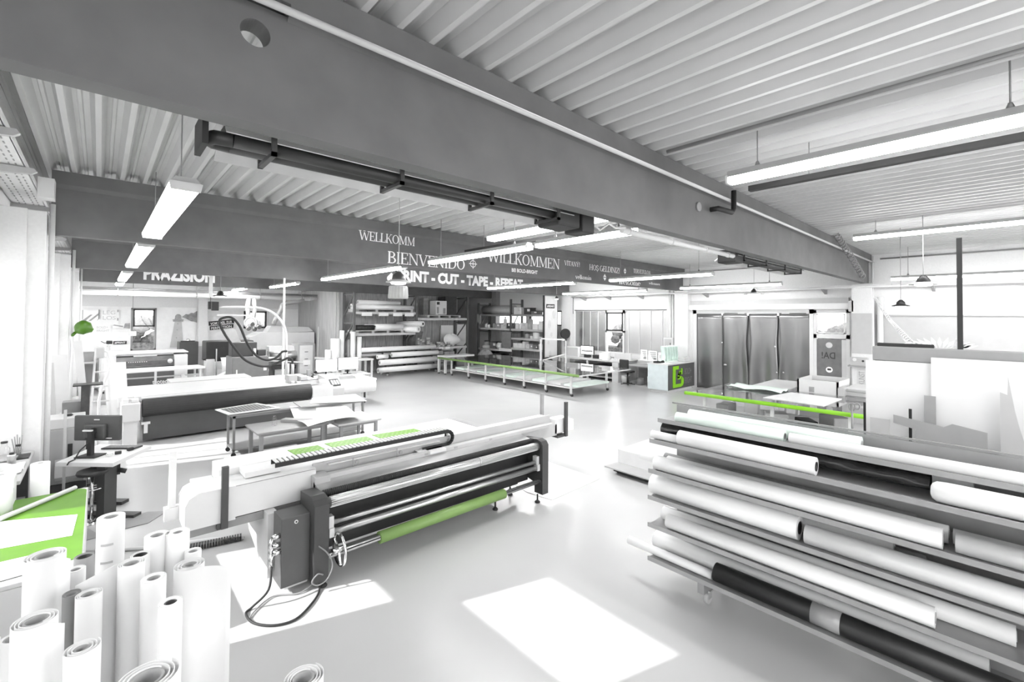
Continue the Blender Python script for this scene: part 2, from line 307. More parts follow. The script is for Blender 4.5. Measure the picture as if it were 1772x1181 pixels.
# lettering painted on the beams
def L2(n,t,x0,x1,z,h): serif(n,t,(x0,BY[2],z),(1,0,0),(0,0,1),h,x1-x0,LETTER,beams[2])
L2('lettering','WËLLKOMM',3.74,4.98,4.145,.185); L2('lettering','BIENVENIDO',4.35,6.32,3.735,.245); L2('lettering','WILLKOMMEN',7.0,9.65,4.0,.285)
L2('lettering','VÍTANÝ!',9.85,10.55,4.14,.135); L2('lettering','HOŞ GELDINIZ!',11.0,12.6,4.09,.175); L2('lettering','velkomin',10.35,11.1,3.78,.13)
L2('lettering','TERVETULOA',13.40,14.5,4.17,.14); L2('lettering','welcome',12.55,13.85,3.74,.19); L2('lettering','velkommen',14.4,15.15,3.83,.09)
sans('lettering','BEI BOLD-BRIGHT',(7.8,BY[2],3.805),(1,0,0),(0,0,1),.09,.95,LETTER,beams[2],.03)
def crosshair(x,z,r,solid=False):
    b=B(); y=BY[2]-.003; n=24
    if not solid:
        for i in range(n):
            a,c=2*PI*i/n,2*PI*(i+1)/n; b.quad([(x+r*.6*math.cos(a),y,z+r*.6*math.sin(a)),(x+r*.72*math.cos(a),y,z+r*.72*math.sin(a)),(x+r*.72*math.cos(c),y,z+r*.72*math.sin(c)),(x+r*.6*math.cos(c),y,z+r*.6*math.sin(c))])
        b.quad([(x-r,y-.0005,z-.008),(x+r,y-.0005,z-.008),(x+r,y-.0005,z+.008),(x-r,y-.0005,z+.008)]); b.quad([(x-.008,y-.001,z-r),(x+.008,y-.001,z-r),(x+.008,y-.001,z+r),(x-.008,y-.001,z+r)])
    else:
        for k in (0,1):
            for sx in (0,):
                s_=1 if k else -1; b.quad([(x-r*.75,y,z+s_*.012),(x,y,z+s_*r),(x+r*.75,y,z+s_*.012),(x,y,z+s_*.012)])
    b.out('emblem',LETTER,beams[2])
crosshair(6.55,3.90,.12); crosshair(11.78,3.91,.11,True); crosshair(12.9,4.19,.10,True)
sans('lettering','PRINT - CUT - TAPE - REPEAT',(7.68,BY[3],3.90),(1,0,0),(0,0,1),.36,6.1,LETTER,beams[3],.055)
sans('lettering','PRÄZISION',(1.10,BY[4],3.87),(1,0,0),(0,0,1),.42,2.1,LETTER,beams[4],.05)
b=B()
for k in range(2):
    for a in range(12):
        t0,t1=2*PI*a/12,2*PI*(a+1)/12; b.quad([(7.36+.15*k+.07*math.cos(t0),BY[3]-.003,3.94+.09*math.sin(t0)),(7.36+.15*k+.07*math.cos(t1),BY[3]-.003,3.94+.09*math.sin(t1)),(7.36+.15*k+.1+.05*math.cos(t1),BY[3]-.0032,4.08+.06*math.sin(t1)),(7.36+.15*k+.1+.05*math.cos(t0),BY[3]-.0032,4.08+.06*math.sin(t0))])
b.out('emblem',LETTER,beams[3])
# ---- left wall: sill wall, lintel, columns and glazed bays
b=B().box(XL-.2,XL,YN,YF,0,.92); b.box(XL-.2,XL,YN,YF,3.35,4.72)
struct('wall_left',b,WALL)
for i,(y,xa,xb) in enumerate(((2.62,-.95,-.56),(8.42,-.95,-.53),(14.25,-.95,-.50),(20.05,-.95,-.50))):
    b=B().box(xa,xb,y,y+.34,0,3.98,bev=.012); b.box(xa,xb-.17,y-.06,y,0,3.98); b.cyl((xb+.045,y+.12,0),(xb+.045,y+.12,4.1),.03,10)
    struct('column',b,WALL)
bays=[(-5.2,2.62),(2.96,8.36),(8.76,14.19),(14.59,19.99),(20.39,26.1)]
for i,(y0,y1) in enumerate(bays):
    n=3 if i else 4; b=B()
    for k in range(n+1):
        y=y0+(y1-y0)*k/n; b.box(XL-.13,XL-.06,y-.03,y+.03,.92,3.35)
    b.box(XL-.13,XL-.06,y0,y1,.92,.99); b.box(XL-.13,XL-.06,y0,y1,3.28,3.35); b.box(XL-.13,XL-.06,y0,y1,2.2,2.26); b.box(XL-.06,XL+.02,y0,y1,.90,.93)
    w=struct('window_%d'%(i+1),b,WHITE)
    clear={1:[(0,1),(1,0)],2:[(1,0)]}.get(i,[])  # frosted panes added to block sun; clear cells chosen to place sun patches
    for k in range(n):
        for r,(z0,z1) in enumerate(((.99,2.2),(2.26,3.28))):
            a=y0+(y1-y0)*k/n+.03; c=y0+(y1-y0)*(k+1)/n-.03
            if (i,k,r)==(1,0,1):  # opening sized to shape the sunlight patch on the floor
                B().box(XL-.10,XL-.092,3.05,4.5,2.5,3.12).out('pane',GLASS,w); b=B()
                for q in ((a,3.05,z0,z1),(4.5,c,z0,z1),(3.05,4.5,z0,2.5),(3.05,4.5,3.12,z1)): b.box(XL-.10,XL-.092,*q)
                part(b.out('added_frosted_pane',FROST,w),'added frosted pane, its clear opening shaped for the sun patch')
            elif (k,r) in clear: B().box(XL-.10,XL-.092,a,c,z0,z1).out('pane',GLASS,w)
            else: part(B().box(XL-.10,XL-.092,a,c,z0,z1).out('added_frosted_pane',FROST,w),'bright frosted pane added to hold back direct sun')
# ---- far wall
wins=[(1.03,1.92,1.02,2.92),(5.40,6.45,1.95,2.83)]
b=B(); x=XL-.2
for (a,c,z0,z1) in wins:
    b.box(x,a,YF,YF+.2,0,4.72); b.box(a,c,YF,YF+.2,0,z0); b.box(a,c,YF,YF+.2,z1,4.72); x=c
b.box(x,XW+.2,YF,YF+.2,0,4.72); struct('wall_far',b,M('wall_far_paint',.86,.8,var=.03))
struct('wall_right_shade_panel',B().box(XW-.03,XW,14.75,20.15,0,2.2),WOOD)  # added dark panel standing in for the shade behind the shelf rack
b=B().box(XL,3.45,YF-.03,YF,2.96,3.62); b.box(3.8,8.0,YF-.03,YF,2.96,3.62); struct('wall_far_lintel',b,WALL)
b=B().box(3.45,3.80,YF-.45,YF,1.15,3.9); b.box(3.45,3.8,YF-.452,YF,0,1.15,mi=1); struct('column',b,[WALL,WALLG])
def win(name,x0,x1,y,z0,z1,mids,fm,fw=.07,ax='y'):
    b=B()
    def bx(u0,u1,za,zb,d=.06):
        if ax=='y': b.box(u0,u1,y,y+d,za,zb)
        else: b.box(y,y+d,u0,u1,za,zb)
    bx(x0,x1,z0,z0+fw); bx(x0,x1,z1-fw,z1); bx(x0,x0+fw,z0,z1); bx(x1-fw,x1,z0,z1)
    for m_ in mids: bx(x0,x1,m_-fw/2,m_+fw/2)
    w=struct(name,b,fm); g=B()
    if ax=='y': g.box(x0+fw/2,x1-fw/2,y+.025,y+.032,z0+fw/2,z1-fw/2)
    else: g.box(y+.025,y+.032,x0+fw/2,x1-fw/2,z0+fw/2,z1-fw/2)
    g.out('pane',GLASS,w); return w
w=win('window_6',1.03,1.92,YF-.02,1.02,2.92,(),MIDGREY); b=B()
for z0,z1 in ((2.08,2.14),(2.80,2.86)): b.box(1.09,1.86,YF-.06,YF+.0,z0,z1)
b.box(1.09,1.16,YF-.06,YF,2.08,2.86); b.box(1.79,1.86,YF-.06,YF,2.08,2.86); b.out('opening_sash',DKGREY,w)
win('window_7',5.40,6.45,YF-.02,1.95,2.83,(),DKGREY,.09)
# ---- right wall with window band, gate and door
b=B(); ops=[(3.28,4.20,0,2.90),(4.25,8.03,0,2.83),(9.30,14.06,1.05,2.96),(14.9,17.2,2.2,2.96),(17.4,20.0,2.2,2.96)]; y=YN
for a,c,z0,z1 in ops:
    b.box(XW,XW+.25,y,a,0,4.72)
    if z0>0: b.box(XW,XW+.25,a,c,0,z0)
    b.box(XW,XW+.25,a,c,z1,4.72); y=c
b.box(XW,XW+.25,y,YF,0,4.72); struct('wall_right',b,WALL)
b=B().box(XW-.06,XW,YN,2.6,2.75,2.78); b.box(XW-.02,XW,YN,2.6,0,2.75); struct('trim_1',b,WALLG)
for i,(y,) in enumerate(((2.62,),(8.25,),(14.1,),(19.6,))):
    b=B()
    if i==0: b.box(XW-.30,XW,y+.05,y+.52,1.62,2.82,mi=1); b.box(XW-.30,XW,y+.05,y+.52,2.82,3.70); b.box(XW-.30,XW,y+.05,y+.52,0,1.62)
    elif i==3: b.box(XW-.3,XW,y,y+.4,0,4.5,mi=1)
    else: b.box(XW-.30,XW,y,y+.55,0,3.70)
    struct('column',b,[WALL,WALLG if i==0 else MIDGREY])
for y,r in ((9.02,.055),(8.90,.045),(8.80,.035)):
    struct('pipe',B().cyl((XW-.2,y,0),(XW-.2,y,3.70),r,12),LTGREY)
struct('pipe',B().cyl((XW-.12,2.50,0),(XW-.12,2.50,3.3),.07,14),WHITE); struct('pipe',B().cyl((XW-.16,2.66,0),(XW-.16,2.66,4.5),.03,10),WHITE)
# polycarbonate window band
ys=[9.30,9.50,10.02,10.56,11.10,11.32]; ys2=[12.24,12.72,13.16,13.6,14.06]
b=B()
for y in ys+ys2: b.box(XW+.03,XW+.09,y-.015,y+.015,1.05,2.96)
b.box(XW+.02,XW+.1,9.30,14.06,2.92,2.96); b.box(XW+.02,XW+.1,9.3,14.06,1.05,1.10); b.box(XW-.02,XW+.1,11.28,12.28,2.82,2.96); b.box(XW-.02,XW+.1,11.28,11.36,1.05,2.96); b.box(XW-.02,XW+.1,12.2,12.28,1.05,2.96); b.box(XW-.02,XW+.1,11.28,12.28,1.98,2.06)
w=struct('window_8',b,LTGREY)
for a,c in zip(ys2,ys2[1:]): part(B().box(XW+.05,XW+.066,a+.012,c-.012,1.1,2.92).out('translucent_panel',MT['polycarbonate_grey'],w),'darker grey panel')
for a,c in zip(ys,ys[1:]): B().box(XW+.05,XW+.066,a+.012,c-.012,1.1,2.92).out('translucent_panel',POLY,w)
part(B().box(XW-.01,XW+.03,9.28,14.08,2.955,2.985).out('top_rail',DKGREY,w),'dark top rail')
B().box(XW+.04,XW+.048,11.36,12.2,1.05,1.98).out('pane',GLASS,w)
b=B().box(XW-.04,XW+.02,11.34,12.22,2.04,2.11); b.box(XW-.04,XW+.02,11.34,12.22,2.80,2.87); b.box(XW-.04,XW+.02,11.34,11.41,2.04,2.87); b.box(XW-.04,XW+.02,12.15,12.22,2.04,2.87); s_=b.out('opening_sash',DKGREY,w)
B().box(XW-.02,XW-.012,11.41,12.15,2.11,2.80).out('pane',GLASS,s_)
for n,(a,c) in enumerate(((14.9,17.2),(17.4,20.0))): win('window_%d'%(9+n),a,c,XW+.02,2.2,2.96,(),DKGREY,.07,'x')
# gate: frame, roller housing and four overlapping strip sheets
b=B().box(XW-.05,XW+.1,8.03,8.16,0,2.95); b.box(XW-.05,XW+.1,4.19,4.30,0,2.95); b.box(XW-.05,XW+.1,4.19,8.16,2.81,2.95); b.box(XW-.22,XW,3.22,8.30,2.95,3.13); b.box(XW-.10,XW,8.16,8.36,0,3.2); b.box(XW-.12,XW,3.25,8.3,3.13,3.30,mi=1); b.box(XW-.3,XW,3.10,3.22,2.87,3.2,mi=1)
g=struct('door_1',b,[WHITE,WALLG],'white framed gate with a roller housing over it')
edges=[8.03,7.05,6.16,5.20,4.28]
for i in range(4):
    a,c=edges[i],edges[i+1]
    def fn(u,v,a=a,c=c,i=i):
        z=2.83*(1-v); pin=max(0,1-abs(v-.36)/.36)**.8
        y=a+(c-a)*u; 
        q=(0,.02,.075,.06,0)
        y+=-pin*q[i]*max(0,1-u*2)+pin*q[i+1]*max(0,u*2-1)
        return (XW-.02-.03*(i%2)+.055*math.sin(u*8+i*2)*(v+.1),y,z)
    part(B().grid(fn,14,14).out('strip_sheet',CURT,g,solid=.006),'smoky grey hanging plastic sheet')
part(B().box(XW+.05,XW+.056,4.28,8.03,.01,2.82).out('rear_sheet',CURT,g),'smoky rear sheet behind the gaps')
b=B()
for y in (7.05,6.16,5.2): b.box(XW-.07,XW-.04,y-.03,y+.03,2.74,2.82)
for y,z in ((6.97,.95),(7.1,.4),(7.06,1.75),(6.92,.95),(5.05,.85),(5.25,.83),(5.3,1.7)): b.cyl((XW-.07,y,z),(XW-.03,y,z),.025,8)
b.out('clip',CHROME,g)
b=B().box(XW-.03,XW+.08,3.24,3.33,0,2.92); b.box(XW-.03,XW+.08,4.11,4.20,0,2.92); b.box(XW-.03,XW+.08,3.24,4.2,2.83,2.92); b.box(XW-.03,XW+.08,3.24,4.2,2.03,2.16)
d=struct('door_2',b,WHITE,'white framed glass door beside the gate')
B().box(XW+.02,XW+.03,3.33,4.11,2.16,2.83).out('pane',GLASS,d)
b=B().box(XW-.04,XW+.0,3.36,4.10,2.19,2.22); b.box(XW-.04,XW,3.36,4.10,2.78,2.81); b.box(XW-.04,XW,3.36,3.39,2.19,2.81); b.box(XW-.04,XW,4.07,4.1,2.19,2.81); b.out('vent_sash',WHITE,d)
lf=B().box(XW,XW+.03,3.45,4.11,.02,2.0).out('door_leaf',M('smoked_glass',.18,.15,var=.1),d); B().box(XW-.02,XW+.04,3.33,3.45,.02,2.0).out('door_leaf_edge',LTGREY,d)
sans('lettering','DA!',(XW-.004,3.98,1.40),(0,-1,0),(0,0,1),.20,.36,LETTERG,lf,.02,mirror=True)
B().cyl((XW-.004,3.78,1.82),(XW,3.78,1.82),.09,20).out('sticker',INKL,lf); bb=B().cyl((XW-.004,3.78,1.05),(XW,3.78,1.05),.09,20); bb.box(XW-.006,XW-.004,3.73,3.83,1.03,1.09,mi=1); bb.out('sticker',[LETTER,LETTERG],lf)
B().cyl((XW-.06,3.62,.0),(XW-.06,3.62,.75),.07,14).out('door_post',DKGREY,d)
# crane rail pipe along the right wall and brackets
b=B().cyl((XW-.32,-2,3.60),(XW-.32,14.0,3.60),.035,10); b.box(XW-.36,XW-.26,2.2,3.9,3.62,3.66)
r=struct('pipe_rail',b,LTGREY); r_rail=r
for y in (13.4,12.0,10.35,7.6,3.85,1.35,-.6): part(B().prism([(XW-.5,3.56),(XW-.0,3.56),(XW,3.42),(XW-.05,3.42)],y-.03,y+.03,'y').out('rail_bracket',MIDGREY,r),'grey triangular wall bracket')
struct('pipe',B().cyl((XW-.03,-4,4.42),(XW-.03,2.5,4.42),.02,8),MIDGREY); struct('pipe',B().cyl((XW-.03,2.95,4.42),(XW-.03,8.5,4.42),.02,8),MIDGREY)
# ---- wood clad store room behind the racks
b=B().box(8.02,8.10,20.42,YF,0,3.9); struct('wall_store_side',b,M('wood_board_pale',.40,.75,var=.18,scale=3,stretch=(5,5,.4)))
b=B(); x=8.10
while x<14.6:
    w=random.uniform(.45,.75); b.box(x,min(x+w-.012,14.6),20.50+random.uniform(0,.012),20.58,0,3.75); x+=w
struct('wall_store_front',b,WOOD)
b=B().cyl((7.98,20.33,0),(7.98,20.33,3.7),.05,10); b.cyl((7.84,20.33,0),(7.84,20.33,3.7),.03,10); b.box(8.02,8.16,20.32,20.42,0,3.7); struct('column',b,WALLG)
struct('wall_store_return',B().box(14.55,14.62,20.5,YF,0,3.75),WOOD)
# ---- cable tray on arms along the left wall
b=B().box(-.93,-.61,YN,24,4.20,4.212); b.box(-.935,-.925,YN,24,4.2,4.26); b.box(-.617,-.605,YN,24,4.2,4.27)
for y in [k*.16 for k in range(10,110)]:
    for x in (-.86,-.80,-.72,-.67): b.box(x-.006,x+.006,y,y+.07,4.196,4.2,mi=1)
t=struct('cable_tray',b,[WHITE,MIDGREY])
for y in (4.2,5.6,7.0,9.4,11.2,13.0,14.9,16.2,19,21.5): B().prism([(XL,4.19),(-.54,4.19),(-.52,4.16),(-.56,4.13),(XL,4.10)],y-.03,y+.03,'y').out('tray_arm',WALLG,t)
B().box(-.6,-.45,8.1,8.35,4.1,4.35).out('junction_box',WHITE,t)
# conduits running along beams and deck
struct('conduit',B().cyl((-.5,2.66,4.33),(XW,2.66,4.33),.022,10),LTGREY)
struct('conduit',B().cyl((5.0*2.485/2.485*.95+.0,-5,4.545),(4.75,2.6,4.545),.02,8),MIDGREY)
# ================================================================== CEILING FITTINGS
def lamp(label,x,z,y0,y1,w=.16,h=.09,chains=None,grp='long fluorescent lamps hung from the ceiling'):
    t=thing('fluorescent_lamp',label,'lamp',(x,(y0+y1)/2,z),grp)
    n=max(1,round((y1-y0)/2.2)); L_=(y1-y0)/n
    b=B()
    b.prism([(x-w*.30,z+h),(x+w*.30,z+h),(x+w*.48,z+h*.45),(x+w*.5,z+h*.3),(x-w*.5,z+h*.3),(x-w*.48,z+h*.45)],y0,y1,'y'); b.out('housing',WALLG,t)
    b=B(); b.prism([(x-w*.49,z+h*.3),(x+w*.49,z+h*.3),(x+w*.42,z-h*.12),(x+w*.3,z-h*.3),(x-w*.3,z-h*.3),(x-w*.42,z-h*.12)],y0+.02,y1-.02,'y',sm=False); b.out('diffuser',GLOWF if (y0>8 and 4.5<x<12) or y0>20 else GLOWL if x<1 else GLOW,t)
    for y in (y0,y1): B().prism([(x-w*.5,z+h*.5),(x+w*.5,z+h*.5),(x+w*.44,z-h*.3),(x-w*.44,z-h*.3)],y-.012,y+.012,'y').out('end_cap',WHITE,t)
    for y in (chains or (y0+.35,y1-.35)):
        b=B().cyl((x,y,z+h),(x,y,4.57),.006,6); b.lathe([(.03,z+h),(.012,z+h+.05)],(x,y,0),10); b.out('hanger',MIDGREY,t)
    return t
lamp('big bright lamp nearest on the right, past the long front beam',4.92,4.10,-3.0,1.98,.15,.10,(-.03,1.70))
lamp('bright lamp tucked behind the front beam, beside the dark heater end',5.35,4.08,3.3,6.45,.22,.12)
lamp('bright lamp in front of the BIENVENIDO lettering',4.97,3.73,5.05,7.9)
lamp('bright lamp in the middle row, its end just under the front beam',4.97,3.73,3.05,4.85,.18)
lamp('lamp in front of the PRINT lettering, left of the caged pendant',4.97,3.72,9.0,13.9)
lamp('short looking lamp over the black arched hoses, far in the middle row',4.95,3.72,16.2,19.4)
lamp('lamp crossing under the REPEAT lettering',11.08,3.72,9.2,13.5)
lamp('lamp crossing the welcome lettering at the right end of the middle beam',11.07,3.72,4.85,7.85)
lamp('second lamp from the front on the right, above the white sheets',11.06,4.24,-3.5,2.05)
lamp('lamp over the computer desks by the window band',15.8,3.70,9.5,13.8)
lamp('lamp in front of the gate header',15.6,3.71,4.7,8.0)
lamp('lamp low on the right wall behind the dark upright post',15.72,3.72,-3.5,2.1)
lamp('nearest lamp of the left row, the largest glowing one on the left',.53,3.74,4.75,8.1,.24,.09)
lamp('second lamp of the left row, in front of the second beam',.53,3.74,9.2,13.6,.24,.09)
lamp('third lamp of the left row, beside the PRÄZISION lettering',.53,3.74,15.6,19.7,.24,.09)
lamp('farthest lamp of the left row, over the lighthouse picture',.53,3.74,20.6,22.7,.24,.09)
lamp('small far lamp right of the PRÄZISION lettering',4.40,3.72,20.9,23.2)
# dark support tracks beside the lamps
for n,(x,y0,y1,z,lb) in enumerate(((5.62,-3,2.03,4.17,'dark grey support rail below the big front lamp on the right'),(5.92,4.05,8.0,4.07,'dark grey support rail beside the lamp behind the front beam'))):
    t=thing('lamp_support_rail',lb,'rail',(x,(y0+y1)/2,z)); b=B().box(x-.04,x+.04,y0,y1,z-.03,z+.03); b.out('rail',BLACK,t)
    for y in (y0+.6,y1-.6): B().cyl((x+.02,y,z+.03),(x+.02,y,4.57),.005,6).out('hanger_rod',MIDGREY,t)
# radiant tube heaters under the front beam
def heater(label,x0,x1,burn_left):
    t=thing('radiant_heater',label,'heater',((x0+x1)/2,3.10,3.68),'dark tube heaters under the front beam')
    b=B(); prof=[(3.02,3.70),(3.08,3.76),(3.26,3.76),(3.32,3.70),(3.325,3.705),(3.265,3.768),(3.075,3.768),(3.015,3.705)]; b.prism(prof,x0+.1,x1-.1,'x'); b.prism([(3.30,3.70),(3.40,3.63),(3.41,3.64),(3.31,3.715)],x0+.1,x1-.1,'x'); b.out('reflector',ALU,t); B().box(x0-.015,x0+.015,3.02,3.30,3.61,3.79).out('end_plate',BLACK,t)
    for y in (3.11,3.23): B().cyl((x0+.15,y,3.69),(x1-.15,y,3.69),.042,14).out('heater_tube',DARK,t)
    xa=x1-.15 if burn_left else x0+.15; s_=1 if burn_left else -1
    B().tube([(xa,3.11,3.69),(xa+.09*s_,3.125,3.69),(xa+.12*s_,3.17,3.69),(xa+.09*s_,3.215,3.69),(xa,3.23,3.69)],.042,12).out('return_bend',DARK,t)
    xb=x0 if burn_left else x1; B().box(min(xb,xb+.34*s_),max(xb,xb+.34*s_),3.02,3.32,3.58,3.80,bev=.02).out('burner_box',BLACK,t)
    for k in range(4):
        x=x0+.35+(x1-x0-.7)*k/3; b=B().box(x-.015,x+.015,3.0,3.34,3.62,3.645); b.box(x-.015,x+.015,3.0,3.02,3.62,3.80); b.box(x-.015,x+.015,3.32,3.34,3.62,3.80); b.cyl((x,3.05,3.8),(x,3.05,4.555),.005,6); b.out('bracket',DKGREY,t)
    return t
heater('long dark tube heater slung behind the lower edge of the front beam at left',.42,3.72,False)
heater('dark tube heater at the far right end of the front beam',7.75,11.6,True)
t=thing('cable_bundle','black box with looped cables hung at the right end of the long heater','control box',(3.88,3.12,3.66)); B().box(3.78,4.0,3.04,3.3,3.56,3.78,bev=.02).out('box',BLACK,t)
B().tube([(4.0,3.1,3.7),(4.1,3.05,3.62),(4.2,3.0,3.7),(4.3,2.98,3.66),(4.45,2.95,3.68)],.012,6).out('cable',WHITE,t)
t=thing('vent_pipe','white plastic pipe strapped under the front beam before the right heater','pipe',(6,2.99,3.66)); B().cyl((4.45,3.0,3.66),(7.6,3.0,3.66),.035,12).out('pipe',WHITE,t)
for x in (4.6,5.6,6.6,7.4): B().cyl((x-.015,3.0,3.66),(x+.015,3.0,3.66),.043,12).out('clamp',LTGREY,t)
t=thing('heater_exhaust','black bent exhaust pipe on the front beam below the big lamp','pipe',(6.4,2.68,4.2)); B().tube([(6.1,2.70,4.12),(6.1,2.60,4.12),(6.55,2.60,4.14),(6.62,2.60,4.2),(6.62,2.60,4.46)],.035,10).out('pipe',BLACK,t); tag(B().cyl((5.87,2.745,4.13),(5.87,2.77,4.13),.06,18).out('blind_cover',MIDGREY,None,at=(5.87,2.76,4.13)),'small round cover plate on the front beam left of the exhaust pipe','cover')
# pendant lamps
def pendant(label,x,y,z,r,cage=False,dark=False,wire=4.70,ceil=True):
    t=thing('pendant_lamp',label,'lamp',(x,y,z),'round pendant lamps')
    s=min(1,r/.2); b=B().lathe([(.035*s,z+.17*s),(.05*s,z+.15*s),(.09*s,z+.11*s),(.10*s,z+.06*s),(.105*s,z+.03*s)],(x,y,0),16); b.out('lamp_head',DARK if dark or not cage else DKGREY,t)
    B().lathe([(.09*s,z+.045*s),(r*.95,z+.010),(r,z-.004),(r*.97,z-.008),(.08*s,z+.02*s)],(x,y,0),28).out('lamp_shade',DARK if dark else WALLG,t)
    B().lathe([(.07*s,z+.015*s),(r*.62,z-.004),(r*.55,z-.03),(.04*s,z-.04)],(x,y,0),24).out('diffuser',MT['soft_glow'],t)
    if cage:
        b=B()
        for k in range(20):
            a=2*PI*k/20; b.bar((x+.135*math.cos(a),y+.135*math.sin(a),z-.07),(x+.145*math.cos(a),y+.145*math.sin(a),z-.24),.012,.012)
        b.lathe([(.13,z-.06),(.138,z-.07),(.148,z-.24),(.14,z-.25),(.10,z-.25)],(x,y,0),24,mi=1); b.out('refractor_glass',[WALLG,M('refractor',.42,.3,var=.05)],t)
    B().tube([(x,y,z+.16*s),(x+.004,y,z+.5),(x,y,wire)],.006,6).out('cable',WALLG if not dark else MIDGREY,t)
MT['soft_glow']=M('soft_glow',.9,.4,var=0,emit=1.6)
pendant('caged glass pendant on a long white cable in front of the PRINT lettering',3.35,6.24,3.16,.19,True)
pendant('pendant with wide rim in front of the gate header',15.3,5.4,3.42,.30)
pendant('larger white rimmed pendant at right in front of the grey wall',11.25,1.04,3.30,.21)
pendant('small black pendant left of the white rimmed one, above the sheets',12.4,1.5,2.93,.15,dark=True)
pendant('black pendant at far left under the PRÄZISION beam',2.85,17.0,3.24,.22,dark=True)
pendant('small lamp hung in front of the shelf rack beside the poster board',14.0,12.6,3.40,.12,wire=4.70)
# coiled cables
def coil(label,pts,r,turns,n,m):
    P=[Vector(p) for p in pts]; out=[]
    for i in range(n+1):
        f=i/n*(len(P)-1); k=min(int(f),len(P)-2); q=P[k].lerp(P[k+1],f-k); a=2*PI*turns*i/n
        d=(P[k+1]-P[k]).normalized(); u=d.orthogonal().normalized(); v=d.cross(u); out.append(q+u*r*math.cos(a)+v*r*math.sin(a))
    tag(B().tube(out,.012 if m is MIDGREY else .006,5).out('coiled_cable',m,at=pts[0]),label,'cable')
coil('dark coiled cable hanging down over the right end of the front beam',[(12.2,2.60,4.60),(13.2,2.55,4.25),(14.9,2.55,3.75)],.06,17,260,MIDGREY)
coil('white coiled cable sagging from the right column down to the sheet rack top',[(16.6,2.6,3.3),(11.5,1.55,2.62),(6.25,.68,2.40)],.028,34,420,WHITE)
# ventilation duct in the far left bay
t=thing('ventilation_duct','long white ventilation duct across the far left bay','duct',(3.5,23.0,3.5))
B().cyl((-.85,23.0,3.45),(7.6,23.0,3.45),.10,20).out('duct_pipe',WHITE,t); B().cyl((7.6,23,3.45),(7.95,23,3.45),.10,20,r2=.03).out('duct_cone',WALLG,t)
B().cyl((-.85,23.2,3.62),(8.0,23.2,3.62),.05,14).out('side_pipe',MIDGREY,t)
for x in (.5,3.0,5.4,7.2): b=B().cyl((x-.02,23,3.45),(x+.02,23,3.45),.108,20); b.box(x-.01,x+.01,22.99,23.01,3.5,4.57); b.out('hanger',MIDGREY,t)
B().tube([(7.3,23,3.42),(7.0,23.0,3.30),(6.55,23.0,3.22),(6.35,23,3.12),(6.30,23,2.9),(6.1,23.0,2.5),(5.98,23.0,2.2)],.105,14).out('flexible_hose',SHEETG,t)
B().tube([(4.95,23,3.4),(4.9,23,3.0),(4.95,23.0,2.55)],.09,14).out('flexible_hose',WHITE,t); B().tube([(5.15,23,3.4),(5.2,23,3.0),(5.15,23.0,2.5)],.09,14).out('flexible_hose',WHITE,t)
# hanging media pole with camera box
t=thing('service_pole','white service pole hanging from the second beam with a black box below','pole',(2.36,15.5,3.1)); B().box(2.32,2.40,15.46,15.54,3.15,4.57).out('pole',WHITE,t); B().cyl((2.36,15.5,3.15),(2.36,15.5,3.02),.006,6).out('cord',DARK,t); B().box(2.30,2.43,15.44,15.56,2.80,3.02,bev=.01).out('box',BLACK,t)
t=thing('drop_cable','thin cable with a socket box hanging before the left far window','cable',(1.03,24.8,2.0)); B().cyl((1.03,24.8,1.85),(1.03,24.8,4.57),.012,6).out('cable',MIDGREY,t); B().box(.93,1.16,24.72,24.88,1.72,1.92,bev=.01).out('socket_box',LTGREY,t)
